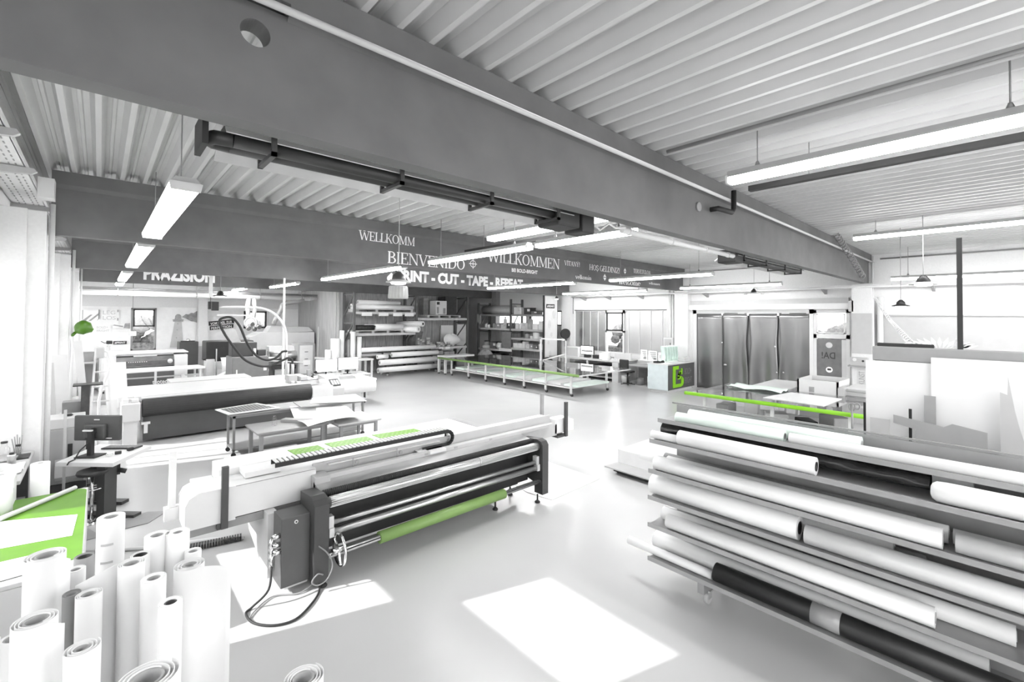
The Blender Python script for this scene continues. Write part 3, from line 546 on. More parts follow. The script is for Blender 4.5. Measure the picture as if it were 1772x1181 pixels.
# ================================================================== FRONT CUTTING MACHINE
def front_cutter():
    t=thing('cutting_machine','large white flatbed cutter with black take-up rollers in the middle of the hall','cutting machine',(3.2,5.2,0))
    # table bed
    b=B().box(1.15,4.55,5.35,6.42,.62,.885); b.box(1.15,4.58,5.3,6.46,.885,.90,bev=.004); b.out('table_bed',WHITE,t)
    b=B().box(4.43,4.58,5.35,6.46,.9005,.904); b.out('bed_edge_strip',SHEETG,t)
    b=B().box(1.4,4.3,5.0,6.3,.10,.62); b.out('base_cabinet',WHITE,t)
    # gantry: long white double beam
    b=B().box(.78,5.55,5.14,5.36,.70,.992,bev=.006); b.box(.98,1.75,5.34,5.45,.70,.985); b.box(5.2,6.08,5.18,5.34,.66,.90,bev=.006); b.out('gantry_beam',WHITE,t)
    b=B().box(1.75,5.60,5.04,5.14,.86,.90); b.box(1.75,5.55,5.13,5.15,.9,1.02); b.box(4.6,5.6,5.02,5.14,.70,.88); b.out('front_rail',WALLG,t)
    b=B()
    for i in range(11): pass
    prof=[(5.02,.68)]+[(5.02+.10*(1-math.cos(a)),.905+.10*math.sin(a)) for a in [PI/2*k/6 for k in range(7)]]+[(5.44,1.005),(5.44,.68)]
    b.prism([(.60,.68),(.60,.90),(.63,.965),(.70,1.0),(1.0,1.0),(1.0,.68)],5.02,5.44,'y'); b.box(1.0,1.75,5.03,5.142,.70,.998); part(b.out('gantry_end_cover',WHITE,t),'white rounded end cover of the gantry')
    B().box(.64,1.75,5.035,5.40,.61,.69).out('under_rail',GREYT,t)
    b=B().box(.93,.935,5.028,5.035,.70,.97); b.box(1.0,1.75,5.024,5.03,.992,.998); part(b.out('cover_seam',MIDGREY,t),'thin dark seam')
    b=B().box(.74,.93,5.44,5.86,.72,.90); b.out('side_housing',WHITE,t)
    b=B().box(.93,1.66,5.44,5.84,.90,1.06,bev=.008); b.out('carriage_cover',WHITE,t)
    b=B().box(1.11,1.44,5.18,5.46,1.0,1.055,bev=.004); b.out('chain_tray',WHITE,t)
    b=B().box(1.70,1.86,4.90,5.10,.56,.94,bev=.006); part(b.out('support_post',M('post_grey',.42,.5,var=.04),t),'light grey post at the front of the gantry')
    b=B().box(1.75,5.35,4.95,5.03,.88,.93,bev=.006); b.out('front_cross_bar',WALLG,t)
    b=B().box(5.55,5.90,5.02,5.20,.72,.96,bev=.006); b.box(5.9,6.08,5.06,5.26,.70,.89,bev=.006); part(b.out('gantry_end_cover',WHITE,t),'white block at the right end of the gantry')
    for x,y,z0,z1,k in ((.905,5.0,.63,1.21,DKGREY),(.545,5.42,.80,1.33,WHITE),(5.78,4.98,.66,1.23,DKGREY),(5.66,5.42,.88,1.33,MIDGREY)):
        b=B().box(x-.028,x+.028,y-.022,y+.022,z0,z1,bev=.003)
        if k is not WHITE and x<1: b.box(x-.06,x+.03,y,y+.05,z0,z0+.05)
        elif x>5.7: b.box(x-.2,x+.03,y,y+.16,z0,z0+.03)
        else: b.box(x-.06,x+.10,y-.03,y+.05,z0-.12,z0)
        part(b.out('guard_post',k,t),'dark guard post' if k is DKGREY else 'light guard post')
    # energy chain with U-bend
    ch=thing_part('energy_chain',t,(2.5,5.16,1.05))
    y0,y1=5.07,5.21; xs=1.38; xe=3.45; zt,r=1.12,.10; path=[]
    x=xs
    while x<xe: path.append((x,zt,0)); x+=.048
    for k in range(1,8): a=PI/2-PI*k/8; path.append((xe+r*math.cos(a),zt-r+r*math.sin(a),-(PI*k/8)))
    x=xe
    while x>3.10: path.append((x,zt-2*r,PI)); x-=.048
    b=B(); c=B(); e=B()
    for (x,z,a) in path:
        b.obox((x,5.14,z+.012*math.cos(a)),(.030,.14,.012),0,-a); 
        for yy,g_ in ((y0-.004,c),(y1+.004,e)): g_.obox((x,yy,z-.014*math.cos(a)),(.050,.014,.046),0,-a)
    b.out('chain_crossbars',LTGREY,ch); c.out('chain_side',BLACK,ch); e.out('chain_side',BLACK,ch)
    B().box(1.9,3.35,5.06,5.24,.995,1.0).out('chain_support',WHITE,ch)
    b=B().box(3.12,3.36,4.93,5.20,.90,.935); b.prism([(3.0,.93),(3.12,.935),(3.36,.935),(3.36,.93)],5.0,5.2,'y'); b.out('tool_carriage',WHITE,t)
    for x in (2.2,2.75): b=B().cyl((x,5.02,.98),(x,5.0,.98),.022,12); b.cyl((x-.04,5.03,.93),(x-.04,5.03,1.03),.006,6); b.out('clamp_screw',SHEETG,t)
    for x in (3.05,3.5,4.1): B().box(x,x+.05,4.945,4.95,.895,.92).out('label_plate',SHEETG,t)
    # front roller frame
    b=B(); b.prism([(4.50,.06),(4.66,.06),(4.66,.24),(4.92,.30),(4.92,.84),(4.62,.87),(4.54,.85),(4.50,.80)],1.56,1.70,'x'); part(b.out('side_frame',DKGREY,t),'dark left end frame of the roller unit')
    b=B(); b.prism([(4.50,.10),(4.66,.10),(4.66,.24),(4.92,.30),(4.92,.84),(4.62,.87),(4.54,.85),(4.50,.80)],4.72,4.84,'x'); part(b.out('side_frame',DKGREY,t),'dark right end frame of the roller unit')
    b=B().box(1.70,4.72,4.80,4.92,.24,.80); b.out('back_panel',BLACK,t)
    b=B().prism([(4.72,.845),(4.92,.875),(4.96,.885),(4.96,.80),(4.72,.80)],1.70,4.72,'x'); part(b.out('top_plate',STEEL,t),'brushed steel top plate')
    b=B().cyl((1.7,4.72,.822),(4.72,4.72,.822),.038,16); 
    for k in range(150): x=1.72+k*.02; b.cyl((x,4.72,.822),(x+.008,4.72,.822),.042,12)
    b.out('toothed_roller',BLACK,t)
    b=B().cyl((1.70,4.60,.775),(4.72,4.60,.775),.050,28)
    for k in range(16):
        a=2*PI*k/16; b.bar((1.74,4.60+.051*math.cos(a),.775+.051*math.sin(a)),(4.70,4.60+.051*math.cos(a),.775+.051*math.sin(a)),.008,.006)
    b.out('ribbed_roller',STEEL,t)
    B().cyl((3.63,4.60,.775),(3.66,4.60,.775),.056,24).out('roller_joint',ALU,t)
    part(B().cyl((1.70,4.60,.565),(4.72,4.60,.555),.026,16).out('guide_roller',STEEL,t),'thin steel roller')
    part(B().cyl((1.70,4.58,.480),(4.72,4.58,.475),.034,16).out('guide_roller',STEEL,t),'lower steel roller')
    for x in (1.72,4.66): b=B().box(x,x+.05,4.56,4.64,.52,.64); b.box(x,x+.05,4.54,4.62,.44,.53); b.out('roller_bracket',LTGREY,t)
    b=B().cyl((1.70,4.52,.285),(4.72,4.56,.285),.030,16); b.cyl((1.72,4.490,.297),(4.70,4.530,.297),.006,6,mi=1); b.out('take_up_shaft',[STEEL,BLACK],t)
    # hand wheel
    w=thing_part('hand_wheel',t,(1.78,4.46,.32)); n=28; P=[(1.79,4.46+.15*math.cos(2*PI*k/n),.34+.15*math.sin(2*PI*k/n)) for k in range(n)]
    B().tube(P,.014,8,closed=True).out('rim',CHROME,w)
    b=B()
    for k in range(3): a=2*PI*k/3+.4; b.bar((1.78,4.46,.34),(1.79,4.46+.15*math.cos(a),.34+.15*math.sin(a)),.02,.02)
    b.cyl((1.72,4.46,.34),(1.82,4.46,.34),.03,12); b.out('spoke',CHROME,w)
    b=B().box(1.80,4.64,4.93,5.0,.16,.30); b.out('lower_rail',BLACK,t)
    for x,y in ((1.66,4.53),(4.66,4.54),(4.05,4.75),(4.55,5.0)): b=B().cyl((x,y,.02),(x,y,.12),.012,10); b.lathe([(.035,0),(.04,.012),(.025,.03),(.012,.035)],(x,y,0),14); b.out('levelling_foot',BLACK,t)
    # left control cabinet
    b=B().box(1.30,1.56,4.62,4.88,.07,.72,bev=.006); part(b.out('control_cabinet',M('cabinet_grey',.085,.4,var=.08),t),'dark grey control cabinet at the left end')
    b=B().cyl((1.43,4.615,.665),(1.43,4.62,.665),.018,14); b.cyl((1.43,4.61,.665),(1.43,4.62,.665),.008,10,mi=1); b.out('cabinet_lock',[WHITE,DARK],t)
    b=B().box(1.56,1.72,4.68,4.90,.55,.70); b.out('motor_bracket',BLACK,t)
    B().box(1.34,1.56,4.66,4.86,.03,.07,bev=.01).out('cabinet_plinth',LTGREY,t)
    b=B().prism([(4.88,.08),(4.88,.70),(5.9,.66),(5.62,.30),(5.0,.10)],1.25,1.34,'x'); part(b.out('side_panel',LTGREY,t),'light grey side panel behind the control cabinet')
    b=B()
    for y,z in ((4.66,.56),(4.66,.48),(4.64,.42)): b.cyl((1.30,y,z),(1.235,y,z),.025,10); b.tube([(1.235,y,z),(1.215,y,z-.06),(1.225,y,z-.13)],.018,8)
    b.out('cable_gland',CHROME,t)
    for nm,P,k in (('cable',[(1.225,4.64,.32),(1.18,4.55,.15),(1.06,4.60,.02),(1.0,4.55,.012),(1.02,4.37,.012),(1.14,4.22,.012),(1.30,4.18,.012),(1.47,4.30,.012),(1.60,4.46,.012),(1.63,4.58,.08)],BLACK),
        ('cable',[(1.0,4.45,.012),(1.08,4.55,.012),(1.25,4.66,.012),(1.45,4.55,.012),(1.62,4.60,.05)],MIDGREY),
        ('cable',[(1.60,4.50,.42),(1.66,4.42,.36),(1.70,4.40,.24),(1.66,4.42,.12),(1.58,4.44,.08),(1.53,4.46,.12),(1.58,4.45,.18),(1.64,4.48,.14)],GREYT)):
        Q=[]
        for i in range(len(P)-1):
            p0,p1,p2,p3=[Vector(P[max(0,min(len(P)-1,j))]) for j in (i-1,i,i+1,i+2)]
            for s_ in range(6):
                u=s_/6; Q.append(.5*((2*p1)+(p2-p0)*u+(2*p0-5*p1+4*p2-p3)*u*u+(3*p1-p0-3*p2+p3)*u**3))
        Q.append(P[-1]); B().tube(Q,.010 if k is BLACK else .007,7).out(nm,k,t)
    return t
def thing_part(name,parent,loc):
    o=bpy.data.objects.new(name,None); COL.objects.link(o); o.parent=parent; q=parent; off=Vector((0,0,0))
    while q is not None: off+=q.location; q=q.parent
    o.location=Vector(loc)-off; o.empty_display_size=.05; return o
CUT=front_cutter()
# green take-up roll sits on the shaft
t=thing('green_vinyl_roll','green vinyl roll on the take-up shaft of the front cutter','roll',(3.1,4.54,.285)); B().hollow((2.24,4.527,.285),(4.03,4.551,.285),.062,.034,28).out('vinyl',GREENL,t)
for x0,x1 in ((1.82,2.19),(2.29,2.87),(2.97,3.62)):
    tag(B().prism([(x0,6.27),(x1,6.25 if x1<3 else 6.2),(x1+.05,5.56),(x0+.05,5.6)],.9005,.906,'z').out('green_print',MT['dotted_green'],at=(x0,6,.9)),{1.82:'first dotted green print on the white cutter bed, beside the carriage cover',2.29:'middle dotted green print on the white cutter bed',2.97:'last dotted green print on the cutter bed, near the chain bend'}[x0],'print','green prints on the cutter bed')
tag(B().prism([(4.87,4.45),(6.08,4.52),(6.10,5.70),(5.0,5.8),(4.80,4.9)],.001,.006,'z').out('white_board',WHITE,at=(5.5,5.1,0)),'white board lying flat on the floor at the right end of the front cutter','board')
# cables on the floor left of the cutter
b=B()
for k in range(26): b.obox((.62+k*.026,6.22-k*.005,.035),(.018,.09,.05),-.2)
tag(b.out('cable_carrier',BLACK,at=(.9,6.15,0)),'black cable carrier lying on the floor left of the front cutter','cable carrier')
tag(B().tube([(1.3,6.08,.02),(1.0,6.3,.02),(.5,6.5,.02),(-.1,6.9,.02)],.02,8).out('floor_pipe',WHITE,at=(.6,6.4,0)),'white pipe on the floor running left from the front cutter','pipe')
# ================================================================== ROLL TROLLEY ON THE RIGHT
def roll_rack():
    t=thing('roll_trolley','tall grey trolley with tiers of trays full of long white rolls, right foreground','trolley',(4.35,1.2,0))
    y0,y1=-1.6,2.42
    tiers=[(.27,4.05,4.66),(.60,4.05,4.66),(.87,4.05,4.66),(1.127,4.06,4.66),(1.42,4.08,4.66),(1.60,4.24,4.66)]
    for i,(z,xa,xb) in enumerate(tiers):
        zn=tiers[i+1][0] if i<5 else 1.74
        b=B().box(xa,xb,y0,y1,z-.012,z); b.box(xa-.004,xa+.004,y0,y1,z-.018,z+.022); part(b.out('tray',SHEETG,t),'grey sheet metal tray')
        B().box(xb-.12,xb-.11,y0+.02,y1-.05,z,zn-.012).out('tray_back',SHEETG,t)
        if i==5: B().box(xb-.125,xb-.10,y0,y1,1.735,1.75).out('top_edge',MIDGREY,t)
    for y in (1.9,.3,-1.3):
        b=B().box(4.60,4.67,y-.03,y+.03,.12,1.70); b.box(4.08,4.66,y-.03,y+.03,.14,.258); b.out('frame_upright',MIDGREY,t)
        for x in (4.22,4.62):
            c=thing_part('caster',t,(x,y,.1)); b=B().box(x-.045,x+.045,y-.045,y+.045,.125,.14); b.box(x-.03,x+.03,y-.026,y-.02,.05,.125); b.box(x-.03,x+.03,y+.02,y+.026,.05,.125); b.out('fork',CHROME,c)
            B().cyl((x,y-.018,.05),(x,y+.018,.05),.05,16).out('wheel',WALLG,c)
    return t
roll_rack()
def longroll(label,x,z,r,ya,yb,m=PAPER,core=CORE,grp='rolls lying in the roll trolley',cap=None,name='vinyl_roll'):
    """roll lying along Y"""
    t=thing(name,label,'roll',(x,(ya+yb)/2,z),grp)
    B().hollow((x,ya,z),(x,yb,z),r,r*.52,28).out('vinyl',m,t); B().hollow((x,ya-.004,z),(x,yb+.004,z),r*.52,r*.42,20).out('core',cap or core,t)
    return t
bl=longroll('long black roll with a clear tape band, front of the lowest tray',4.165,.352,.078,-.02,1.80,M('black_vinyl',.022,.42,var=.15),name='vinyl_roll')
part(B().hollow((4.165,.86,.352),(4.165,1.05,.352),.0795,.077,28).out('tape_band',TAPE,bl),'shiny clear tape band')
longroll('thin white roll poking out left of the black roll on the lowest tray',4.15,.315,.040,1.82,2.70)
longroll('white roll lying behind the black roll on the lowest tray',4.328,.352,.080,.10,2.49)
longroll('white roll at the front of the second tray from below',4.135,.668,.066,.34,2.25)
longroll('white roll behind the front one on the second tray from below',4.285,.664,.062,-.02,2.38)
longroll('thick white roll with a dark end, front left of the third tray',4.185,.968,.096,1.14,2.44,cap=DARK)
longroll('white roll at the front of the third tray, right of the thick one',4.165,.945,.073,-1.2,1.09)
longroll('white roll behind the thick one on the third tray',4.375,.935,.063,.58,2.40)
longroll('short grey cardboard tube at the back of the third tray, past the white roll end',4.40,.915,.043,.41,.575,M('grey_card',.33,.7,var=.1))
longroll('thin white tube sticking out left between the third and fourth tray',4.32,1.172,.043,2.36,2.66)
longroll('white roll with seams at the front of the fourth tray',4.15,1.197,.068,.30,2.39)
longroll('white roll with a wrapped end, second on the fourth tray',4.281,1.190,.060,.28,2.33)
longroll('white roll in front at the right of the fourth tray, beyond the seamed one',4.17,1.190,.062,-1.4,.24)
longroll('slim white roll behind at the right of the fourth tray',4.31,1.18,.05,-1.4,.26)
longroll('dark grey cardboard tube at the back of the fourth tray',4.415,1.181,.052,.46,2.43,GREYT,DARK)
longroll('white roll with a dark ring at its end, front of the fifth tray',4.17,1.490,.070,1.02,2.15,cap=DARK)
longroll('short white tube left of the dark ringed roll on the fifth tray',4.18,1.462,.040,2.16,2.45)
t=thing('film_roll','roll of crinkled black foil lying on the fifth tray behind the dark ringed roll','roll',(4.31,1.4,1.512),'rolls lying in the roll trolley')
def foilfn(u,v):
    y=2.40-u*2.03; a=2*PI*v; r=.058+.006*math.sin(9*u+3*a)*math.cos(23*u+a)+.003*math.sin(61*u+5*a); sq=.015+(.035*max(0,(u-.45))/.55)
    return (4.325+(r+sq*.6)*math.cos(a)-sq*.3,y,1.512+r*math.sin(a)*(1-.25*max(0,u-.5)))
b=B().grid(foilfn,60,20); b.out('foil',FOIL,t); B().cyl((4.31,2.41,1.512),(4.31,.38,1.512),.03,12).out('core',CORE,t)
t=thing('packed_roll','plump white roll in plastic wrap at the right of the fifth tray','roll',(4.21,-.5,1.49),'rolls lying in the roll trolley')
B().lathe([(.03,-.36),(.05,-.352),(.066,-.33),(.070,-.28),(.070,1.1)],(4.19,0,1.492),26,axis=(0,-1,0)).out('wrapped_vinyl',PAPER,t)
longroll('long white roll at the back of the fifth tray',4.465,1.535,.066,.165,2.34)
longroll('pale mint roll at the front of the top tray, ending early',4.31,1.652,.050,1.28,2.25,PALEG,cap=MIDGREY)
longroll('white roll continuing right along the front of the top tray',4.30,1.646,.044,-1.4,1.24)
longroll('pale mint roll at the back of the top tray',4.44,1.665,.058,.78,2.18,PALEG)
# ------------- upright sheet stand behind the trolley
t=thing('sheet_stand','grey stand with a wide top board and dark upright post holding big white sheets','stand',(6.3,.2,0))
b=B().box(6.14,6.26,-2.2,.98,2.21,2.36,bev=.01); part(b.out('top_board',M('stand_board',.30,.6,var=.06),t),'grey top board')
for y in (.92,-1.9): B().box(6.16,6.24,y-.04,y+.04,0,2.21).out('stand_leg',MIDGREY,t)
B().box(6.185,6.225,.29,.33,2.36,3.45).out('upright_post',DARK,t); B().box(5.90,6.9,-2.2,1.1,.0,.16).out('base_shelf',MIDGREY,t)
B().box(6.60,6.68,-2.2,.98,.5,2.1).out('rear_board',MIDGREY,t)
def sheet(label,x,y0,y1,z0,z1,m,lean=.0,poly=None,n='sheet'):
    b=B(); th=.008
    P=poly or [(y0,z0),(y1,z0),(y1,z1),(y0,z1)]
    A=[b.m.verts.new((x+(p[1]-z0)*lean,p[0],p[1])) for p in P]; C=[b.m.verts.new((x+th+(p[1]-z0)*lean,p[0],p[1])) for p in P]; b.skin(A,C,0,False); b.m.faces.new(A[::-1]); b.m.faces.new(C)
    return tag(b.out('plastic_sheet',m,at=(x,(y0+y1)/2,z0)),label,'sheet','sheets leaning in the sheet stand')
PW=M('sheet_white',.76,.5,var=.01)
sheet('big white sheet at the left of the sheet stand with its edge past the board',6.09,.49,1.03,.16,2.21,PW)
sheet('largest white sheet leaning at the right of the sheet stand',6.06,-1.9,.51,.16,2.275,PW)
sheet('tall narrow grey offcut strip standing in front of the white sheets',6.02,.475,.56,.16,1.90,SHEETG)
sheet('wide grey offcut with a step in its top edge, leaning on the white sheets',5.98,.1,.8,.16,1.66,M('offcut_grey',.36,.5,var=.04),poly=[(.13,.16),(.62,.16),(.62,1.56),(.79,1.60),(.79,1.68),(.42,1.62),(.36,1.66),(.13,1.62)])
sheet('small dark grey offcut at the foot of the stepped offcut',5.95,.16,.35,.16,1.43,GREYT)
sheet('pale square offcut at the left foot of the white sheets',6.0,.82,.98,.16,1.62,M('offcut_pale',.52,.5,var=.03))
sheet('pale pointed offcut with a curved edge at the right of the sheet stand',5.99,-.5,.04,.16,2.2,M('offcut_fin',.50,.5,var=.03),poly=[(-.6,.16),(.05,.16)]+[(.05,2.0),(.005,1.98),(0,2.15)]+[(-.02-.30*(k/10)**1.2,2.05-1.15*(k/10)**.75) for k in range(1,11)])
for y,lb in ((1.045,'dark narrow strip at the left edge of the white sheets'),(.665,'dark narrow strip behind the stepped offcut')): sheet(lb,6.03 if y<1 else 6.12,y-.012,y+.012,.16,1.75,DARK)
# things lying on top of the stand: leaf shaped cut-outs and a dark tray
t=thing('metal_tray','dark trays lying on the left of the grey stand top','tray',(6.35,.7,2.37)); b=B().box(6.22,6.30,.50,.95,2.36,2.395); b.out('tray',DARK,t)
t=thing('paper_leaves','white fan of paper leaves lying on top of the sheet stand','decoration',(6.25,.42,2.36))
for k in range(13):
    a=-1.25+2.5*k/12; L_=.13+.06*math.cos(a*1.2); y=.46-.016*(k-6)*1.5; d=Vector((0,-math.sin(a),math.cos(a)*.45+.12)); c=Vector((6.24,y,2.365)); s_=d.cross(Vector((1,0,0))).normalized()*.018
    b=B(); q=[c,c+d*L_*.5+s_,c+d*L_,c+d*L_*.5-s_]; A=[b.m.verts.new(p) for p in q]; C=[b.m.verts.new(p+Vector((.006,0,0))) for p in q]; b.skin(A,C,0,False); b.m.faces.new(A[::-1]); b.m.faces.new(C); b.out('leaf',PAPER,t)
# ------------- stack of boards on the floor left of the trolley
t=thing('pallet_stack','low stack of white boards on a dark pallet, floor left of the roll trolley','stack',(7.2,4.1,0)); 
B().box(6.52,8.5,3.2,4.55,.03,.09).out('base_board',DARK,t); B().box(6.42,8.6,3.1,4.66,.09,.11).out('top_plate',WALLG,t); B().box(6.75,8.5,3.2,4.62,.11,.34,bev=.005).out('board_stack',PAPER2,t)
for x in (6.6,7.5,8.4): B().box(x-.05,x+.05,3.25,4.5,0,.03).out('skid',DKGREY,t)
# ================================================================== LEFT FOREGROUND
def standroll(label,x,y,z,r,m=PAPER,core=CORE,wall=.55,loose=0,tail=None,grp='white rolls standing at lower left',spiral=False,z0=0.0,name='vinyl_roll'):
    t=thing(name,label,'roll',(x,y,z0),grp)
    if spiral or tail:
        b=B(); n=90; turns=3.0; P=[]
        for k in range(n+1):
            f=k/n; a=2*PI*turns*f+(tail[2] if tail else .6); rr=r*(wall+(1-wall)*f); P.append((x+rr*math.cos(a),y+rr*math.sin(a)))
        if tail:
            dx,dy=P[-1][0]-P[-2][0],P[-1][1]-P[-2][1]; l=math.hypot(dx,dy)
            for k in range(1,8): f=k/7; P.append((P[n][0]+dx/l*tail[0]*f,P[n][1]+dy/l*tail[0]*f+tail[1]*f*f))
        zt=lambda k:z-(0 if k<=n else .04*(k-n)/7)
        V0=[b.m.verts.new((p[0],p[1],z0)) for p in P]; V1=[b.m.verts.new((p[0],p[1],zt(k))) for k,p in enumerate(P)]
        for k in range(len(P)-1):
            f=b.m.faces.new((V0[k],V0[k+1],V1[k+1],V1[k])); f.smooth=True
        b.out('vinyl',m,t,solid=.0025)
    else:
        b=B(); b.hollow((x,y,z0),(x,y,z),r,r*wall,32); b.hollow((x,y,z-.001),(x,y,z+.003),r*.93,r*.91,32); b.out('vinyl',m,t)
    B().hollow((x,y,z0+.002),(x,y,z-.004),r*wall*.97,r*wall*.80,24).out('core',core,t)
    return t
TR=M('pale_film',.80,.3,var=.02)
q=standroll('tall white roll with printed marks down its side, rearmost by the green table',.078,3.886,1.35,.070)
for k in range(5): b=B(); a0=-2.2; b.grid(lambda u,v:(.078+.0712*math.cos(-2.3+u*.9),3.886+.0712*math.sin(-2.3+u*.9),1.19-.11*k+.014*v),5,1); b.out('printed_mark',INKL,q)
standroll('thick white roll with a loose end flap, left rear of the group',-.182,3.367,1.40,.086,tail=(.045,.01,-.9))
standroll('big white roll with a pointed loose flap, lower left front',-.170,2.686,1.40,.074,tail=(.05,.015,-1.0))
standroll('slim white roll standing at the right front of the group',.280,2.757,1.25,.049,core=DKGREY)
standroll('white roll with a dark inside in the rear pair',.283,3.516,1.30,.062)
standroll('white thick walled roll, right of the rear pair',.382,3.479,1.30,.062,wall=.42)
standroll('small roll half hidden behind the rear pair at right',.452,3.40,1.19,.044)
standroll('short roll with a dark rim behind the tall flapped roll',.201,3.425,1.245,.046,core=DARK,wall=.75)
standroll('white roll with an open dark core in the middle of the group',.237,3.068,1.25,.055)
standroll('tall white roll with a wide sheet hanging off its left side',.150,3.215,1.30,.062,tail=(.20,-.02,1.9))
standroll('loosely wound pale roll with a wide translucent sheet, rightmost of the group',.415,3.214,1.20,.082,m=TR,tail=(.16,-.07,-1.2),wall=.4)
standroll('white roll with a spiral end left of the flapped roll',-.016,3.109,1.25,.053,spiral=True)
standroll('dark grey slim tube between two white rolls',-.078,3.166,1.25,.035,m=GREYT,core=MIDGREY,wall=.7)
standroll('small white roll behind the dark slim tube',-.072,3.450,1.25,.042)
standroll('light grey cardboard tube by the table corner',-.040,3.575,1.26,.045,m=M('tube_grey',.42,.7,var=.08),core=DKGREY,wall=.8)
standroll('wide loosely wound white roll at the front of the group',-.030,2.536,1.30,.060,spiral=True,wall=.4)
standroll('open translucent roll at the left edge of the picture',-.239,2.796,1.30,.042,m=TR,spiral=True,wall=.8)
standroll('narrow roll cut by the left edge of the picture',-.315,2.83,1.30,.036)
standroll('white roll with overlapping ends at the bottom edge of the picture',.137,1.928,1.45,.088,spiral=True,wall=.55)
standroll('curled white roll barely showing at the bottom edge, right of the group',.672,2.046,1.10,.082,spiral=True)
# green cutting mat table
t=thing('cutting_table','white table with a bright green cutting mat, left edge','table',(-.4,6.0,0))
B().box(-.90,-.06,4.75,6.85,.70,.738,bev=.008).out('tabletop',WHITE,t)
b=B(); cx=.09; b.prism([(-.89,4.9),(-.06-.01,4.9)]+[(-.07-cx+cx*math.cos(a),6.82-cx+cx*math.sin(a)) for a in [PI/2*k/8 for k in range(9)]]+[(-.89,6.82)],.738,.744,'z'); part(b.out('cutting_mat',GREENM,t),'bright green cutting mat')
for x in (-.85,-.13):
    for y in (4.85,6.7): B().box(x-.03,x+.03,y-.03,y+.03,0,.70).out('leg',WHITE,t)
b=B().box(-.09,-.06,4.75,6.85,.25,.70); b.box(-.90,-.09,4.75,4.78,.10,.70); b.out('side_apron',WHITE,t)
tag(B().prism([(-.85,5.55),(-.14,5.42),(-.12,5.95),(-.85,6.32)],.745,.747,'z').out('paper_sheet',PAPER,at=(-.5,5.8,.745)),'white sheet of paper lying on the green cutting mat','paper')
tag(B().prism([(-.9,4.8),(-.30,4.85),(-.26,5.18),(-.9,5.20)],.745,.75,'z').out('paper_sheet',PAPER,at=(-.5,5.0,.745)),'white paper on the table in front of the green mat','paper')
t=thing('drawing','framed pencil drawing of faint lines lying at the near corner of the table','drawing',(-.6,4.95,.75)); B().prism([(-.88,4.82),(-.55,4.80),(-.50,5.08),(-.88,5.12)],.7505,.754,'z').out('sheet',PAPER2,t); b=B()
for k in range(6): b.box(-.80+.04*k,-.60+.01*k,4.84+.04*k,4.846+.04*k,.7541,.7546)
for k in range(3): b.box(-.72+.05*k,-.715+.05*k,4.84,5.05,.7541,.7546)
b.out('drawing_lines',INKL,t)
t=thing('ruler_tube','long pale tube lying across the green cutting mat','tube',(-.4,6.3,.76)); B().cyl((-.93,5.85,.770),(-.16,6.80,.770),.022,14).out('tube',LTGREY,t)
# window bench
t=thing('window_bench','narrow cluttered workbench along the left windows','bench',(-.75,7.6,0)); B().box(-.94,-.58,6.95,8.38,.86,.90,bev=.006).out('benchtop',WALLG,t)
for y in (7.05,8.25): B().box(-.92,-.62,y-.03,y+.03,0,.86).out('leg',DKGREY,t)
B().box(-.93,-.64,6.98,8.35,.35,.38).out('lower_shelf',MIDGREY,t)
for (x,y,r,h,lb,m,nm) in ((-.72,7.75,.035,.12,'grey metal mug on the window bench with a dark lid',STEEL,'mug'),(-.80,7.95,.05,.22,'clear plastic bottle on the window bench',GLASS,'bottle'),(-.70,8.08,.04,.14,'glass jar of brushes on the window bench',GLASS,'jar'),(-.86,7.55,.045,.18,'dark spray can at the left end of the window bench',DARK,'spray can')):
    k=thing(nm.replace(' ','_'),lb,nm,(x,y,.9),'bottles and jars on the window bench'); B().lathe([(r*.9,.90),(r,.91),(r,.90+h*.7),(r*.55 if nm!='mug' else r,.90+h*.85),(r*.5 if nm!='mug' else r,.90+h)],(x,y,0),18).out('body',m,k); B().lathe([(r*.6,.90+h),(r*.6,.90+h+.02)],(x,y,0),14).out('lid',DARK,k)
    if nm=='jar':
        for a in range(5): B().cyl((x+.01*a-.02,y,.93),(x+.02*a-.05,y+.015*a-.03,1.14+.02*(a%3)),.006,6).out('brush',MIDGREY,k)
random.seed(3)
def ragfn(u,v): return (-.90+.30*u,7.25+.42*v,.905+.035*abs(math.sin(5*u+3*v)*math.cos(4*v-2*u))+.02*math.sin(9*v))
tag(B().grid(ragfn,14,14).out('cloth_pile',M('rag_white',.72,.8,var=.1),at=(-.75,7.45,.9),solid=.004),'crumpled pile of pale cloths on the window bench','cloth')
tag(B().box(-.70,-.60,7.95,8.2,.9,.915).out('tool_tray',DARK,at=(-.65,8.05,.9)),'flat dark tool tray at the end of the window bench','tray')
t=thing('storage_box','white carton with a small handle at the left edge, in front of the window bench','box',(-.72,6.72,.6)); B().box(-.93,-.60,6.60,6.90,0,1.0,bev=.006).out('carton',PAPER2,t); B().box(-.66,-.59,6.595,6.60,.88,.93).out('handle',LTGREY,t)
for lb,x,y,z,r in (('white paper towel roll standing at the left edge of the green mat',-.66,6.42,1.12,.082),('white paper towel roll at the rear edge of the green mat, right of the other',-.435,6.93,1.06,.075)):
    z0=.744 if y<6.85 else 0
    k=thing('paper_towel_roll',lb,'paper towel',(x,y,z0),'paper towel rolls'); B().hollow((x,y,z0),(x,y,z),r,r*.3,28).out('paper',PAPER2,k); B().hollow((x,y,z0+.01),(x,y,z+.001),r*.3,r*.26,16).out('core',CORE,k)
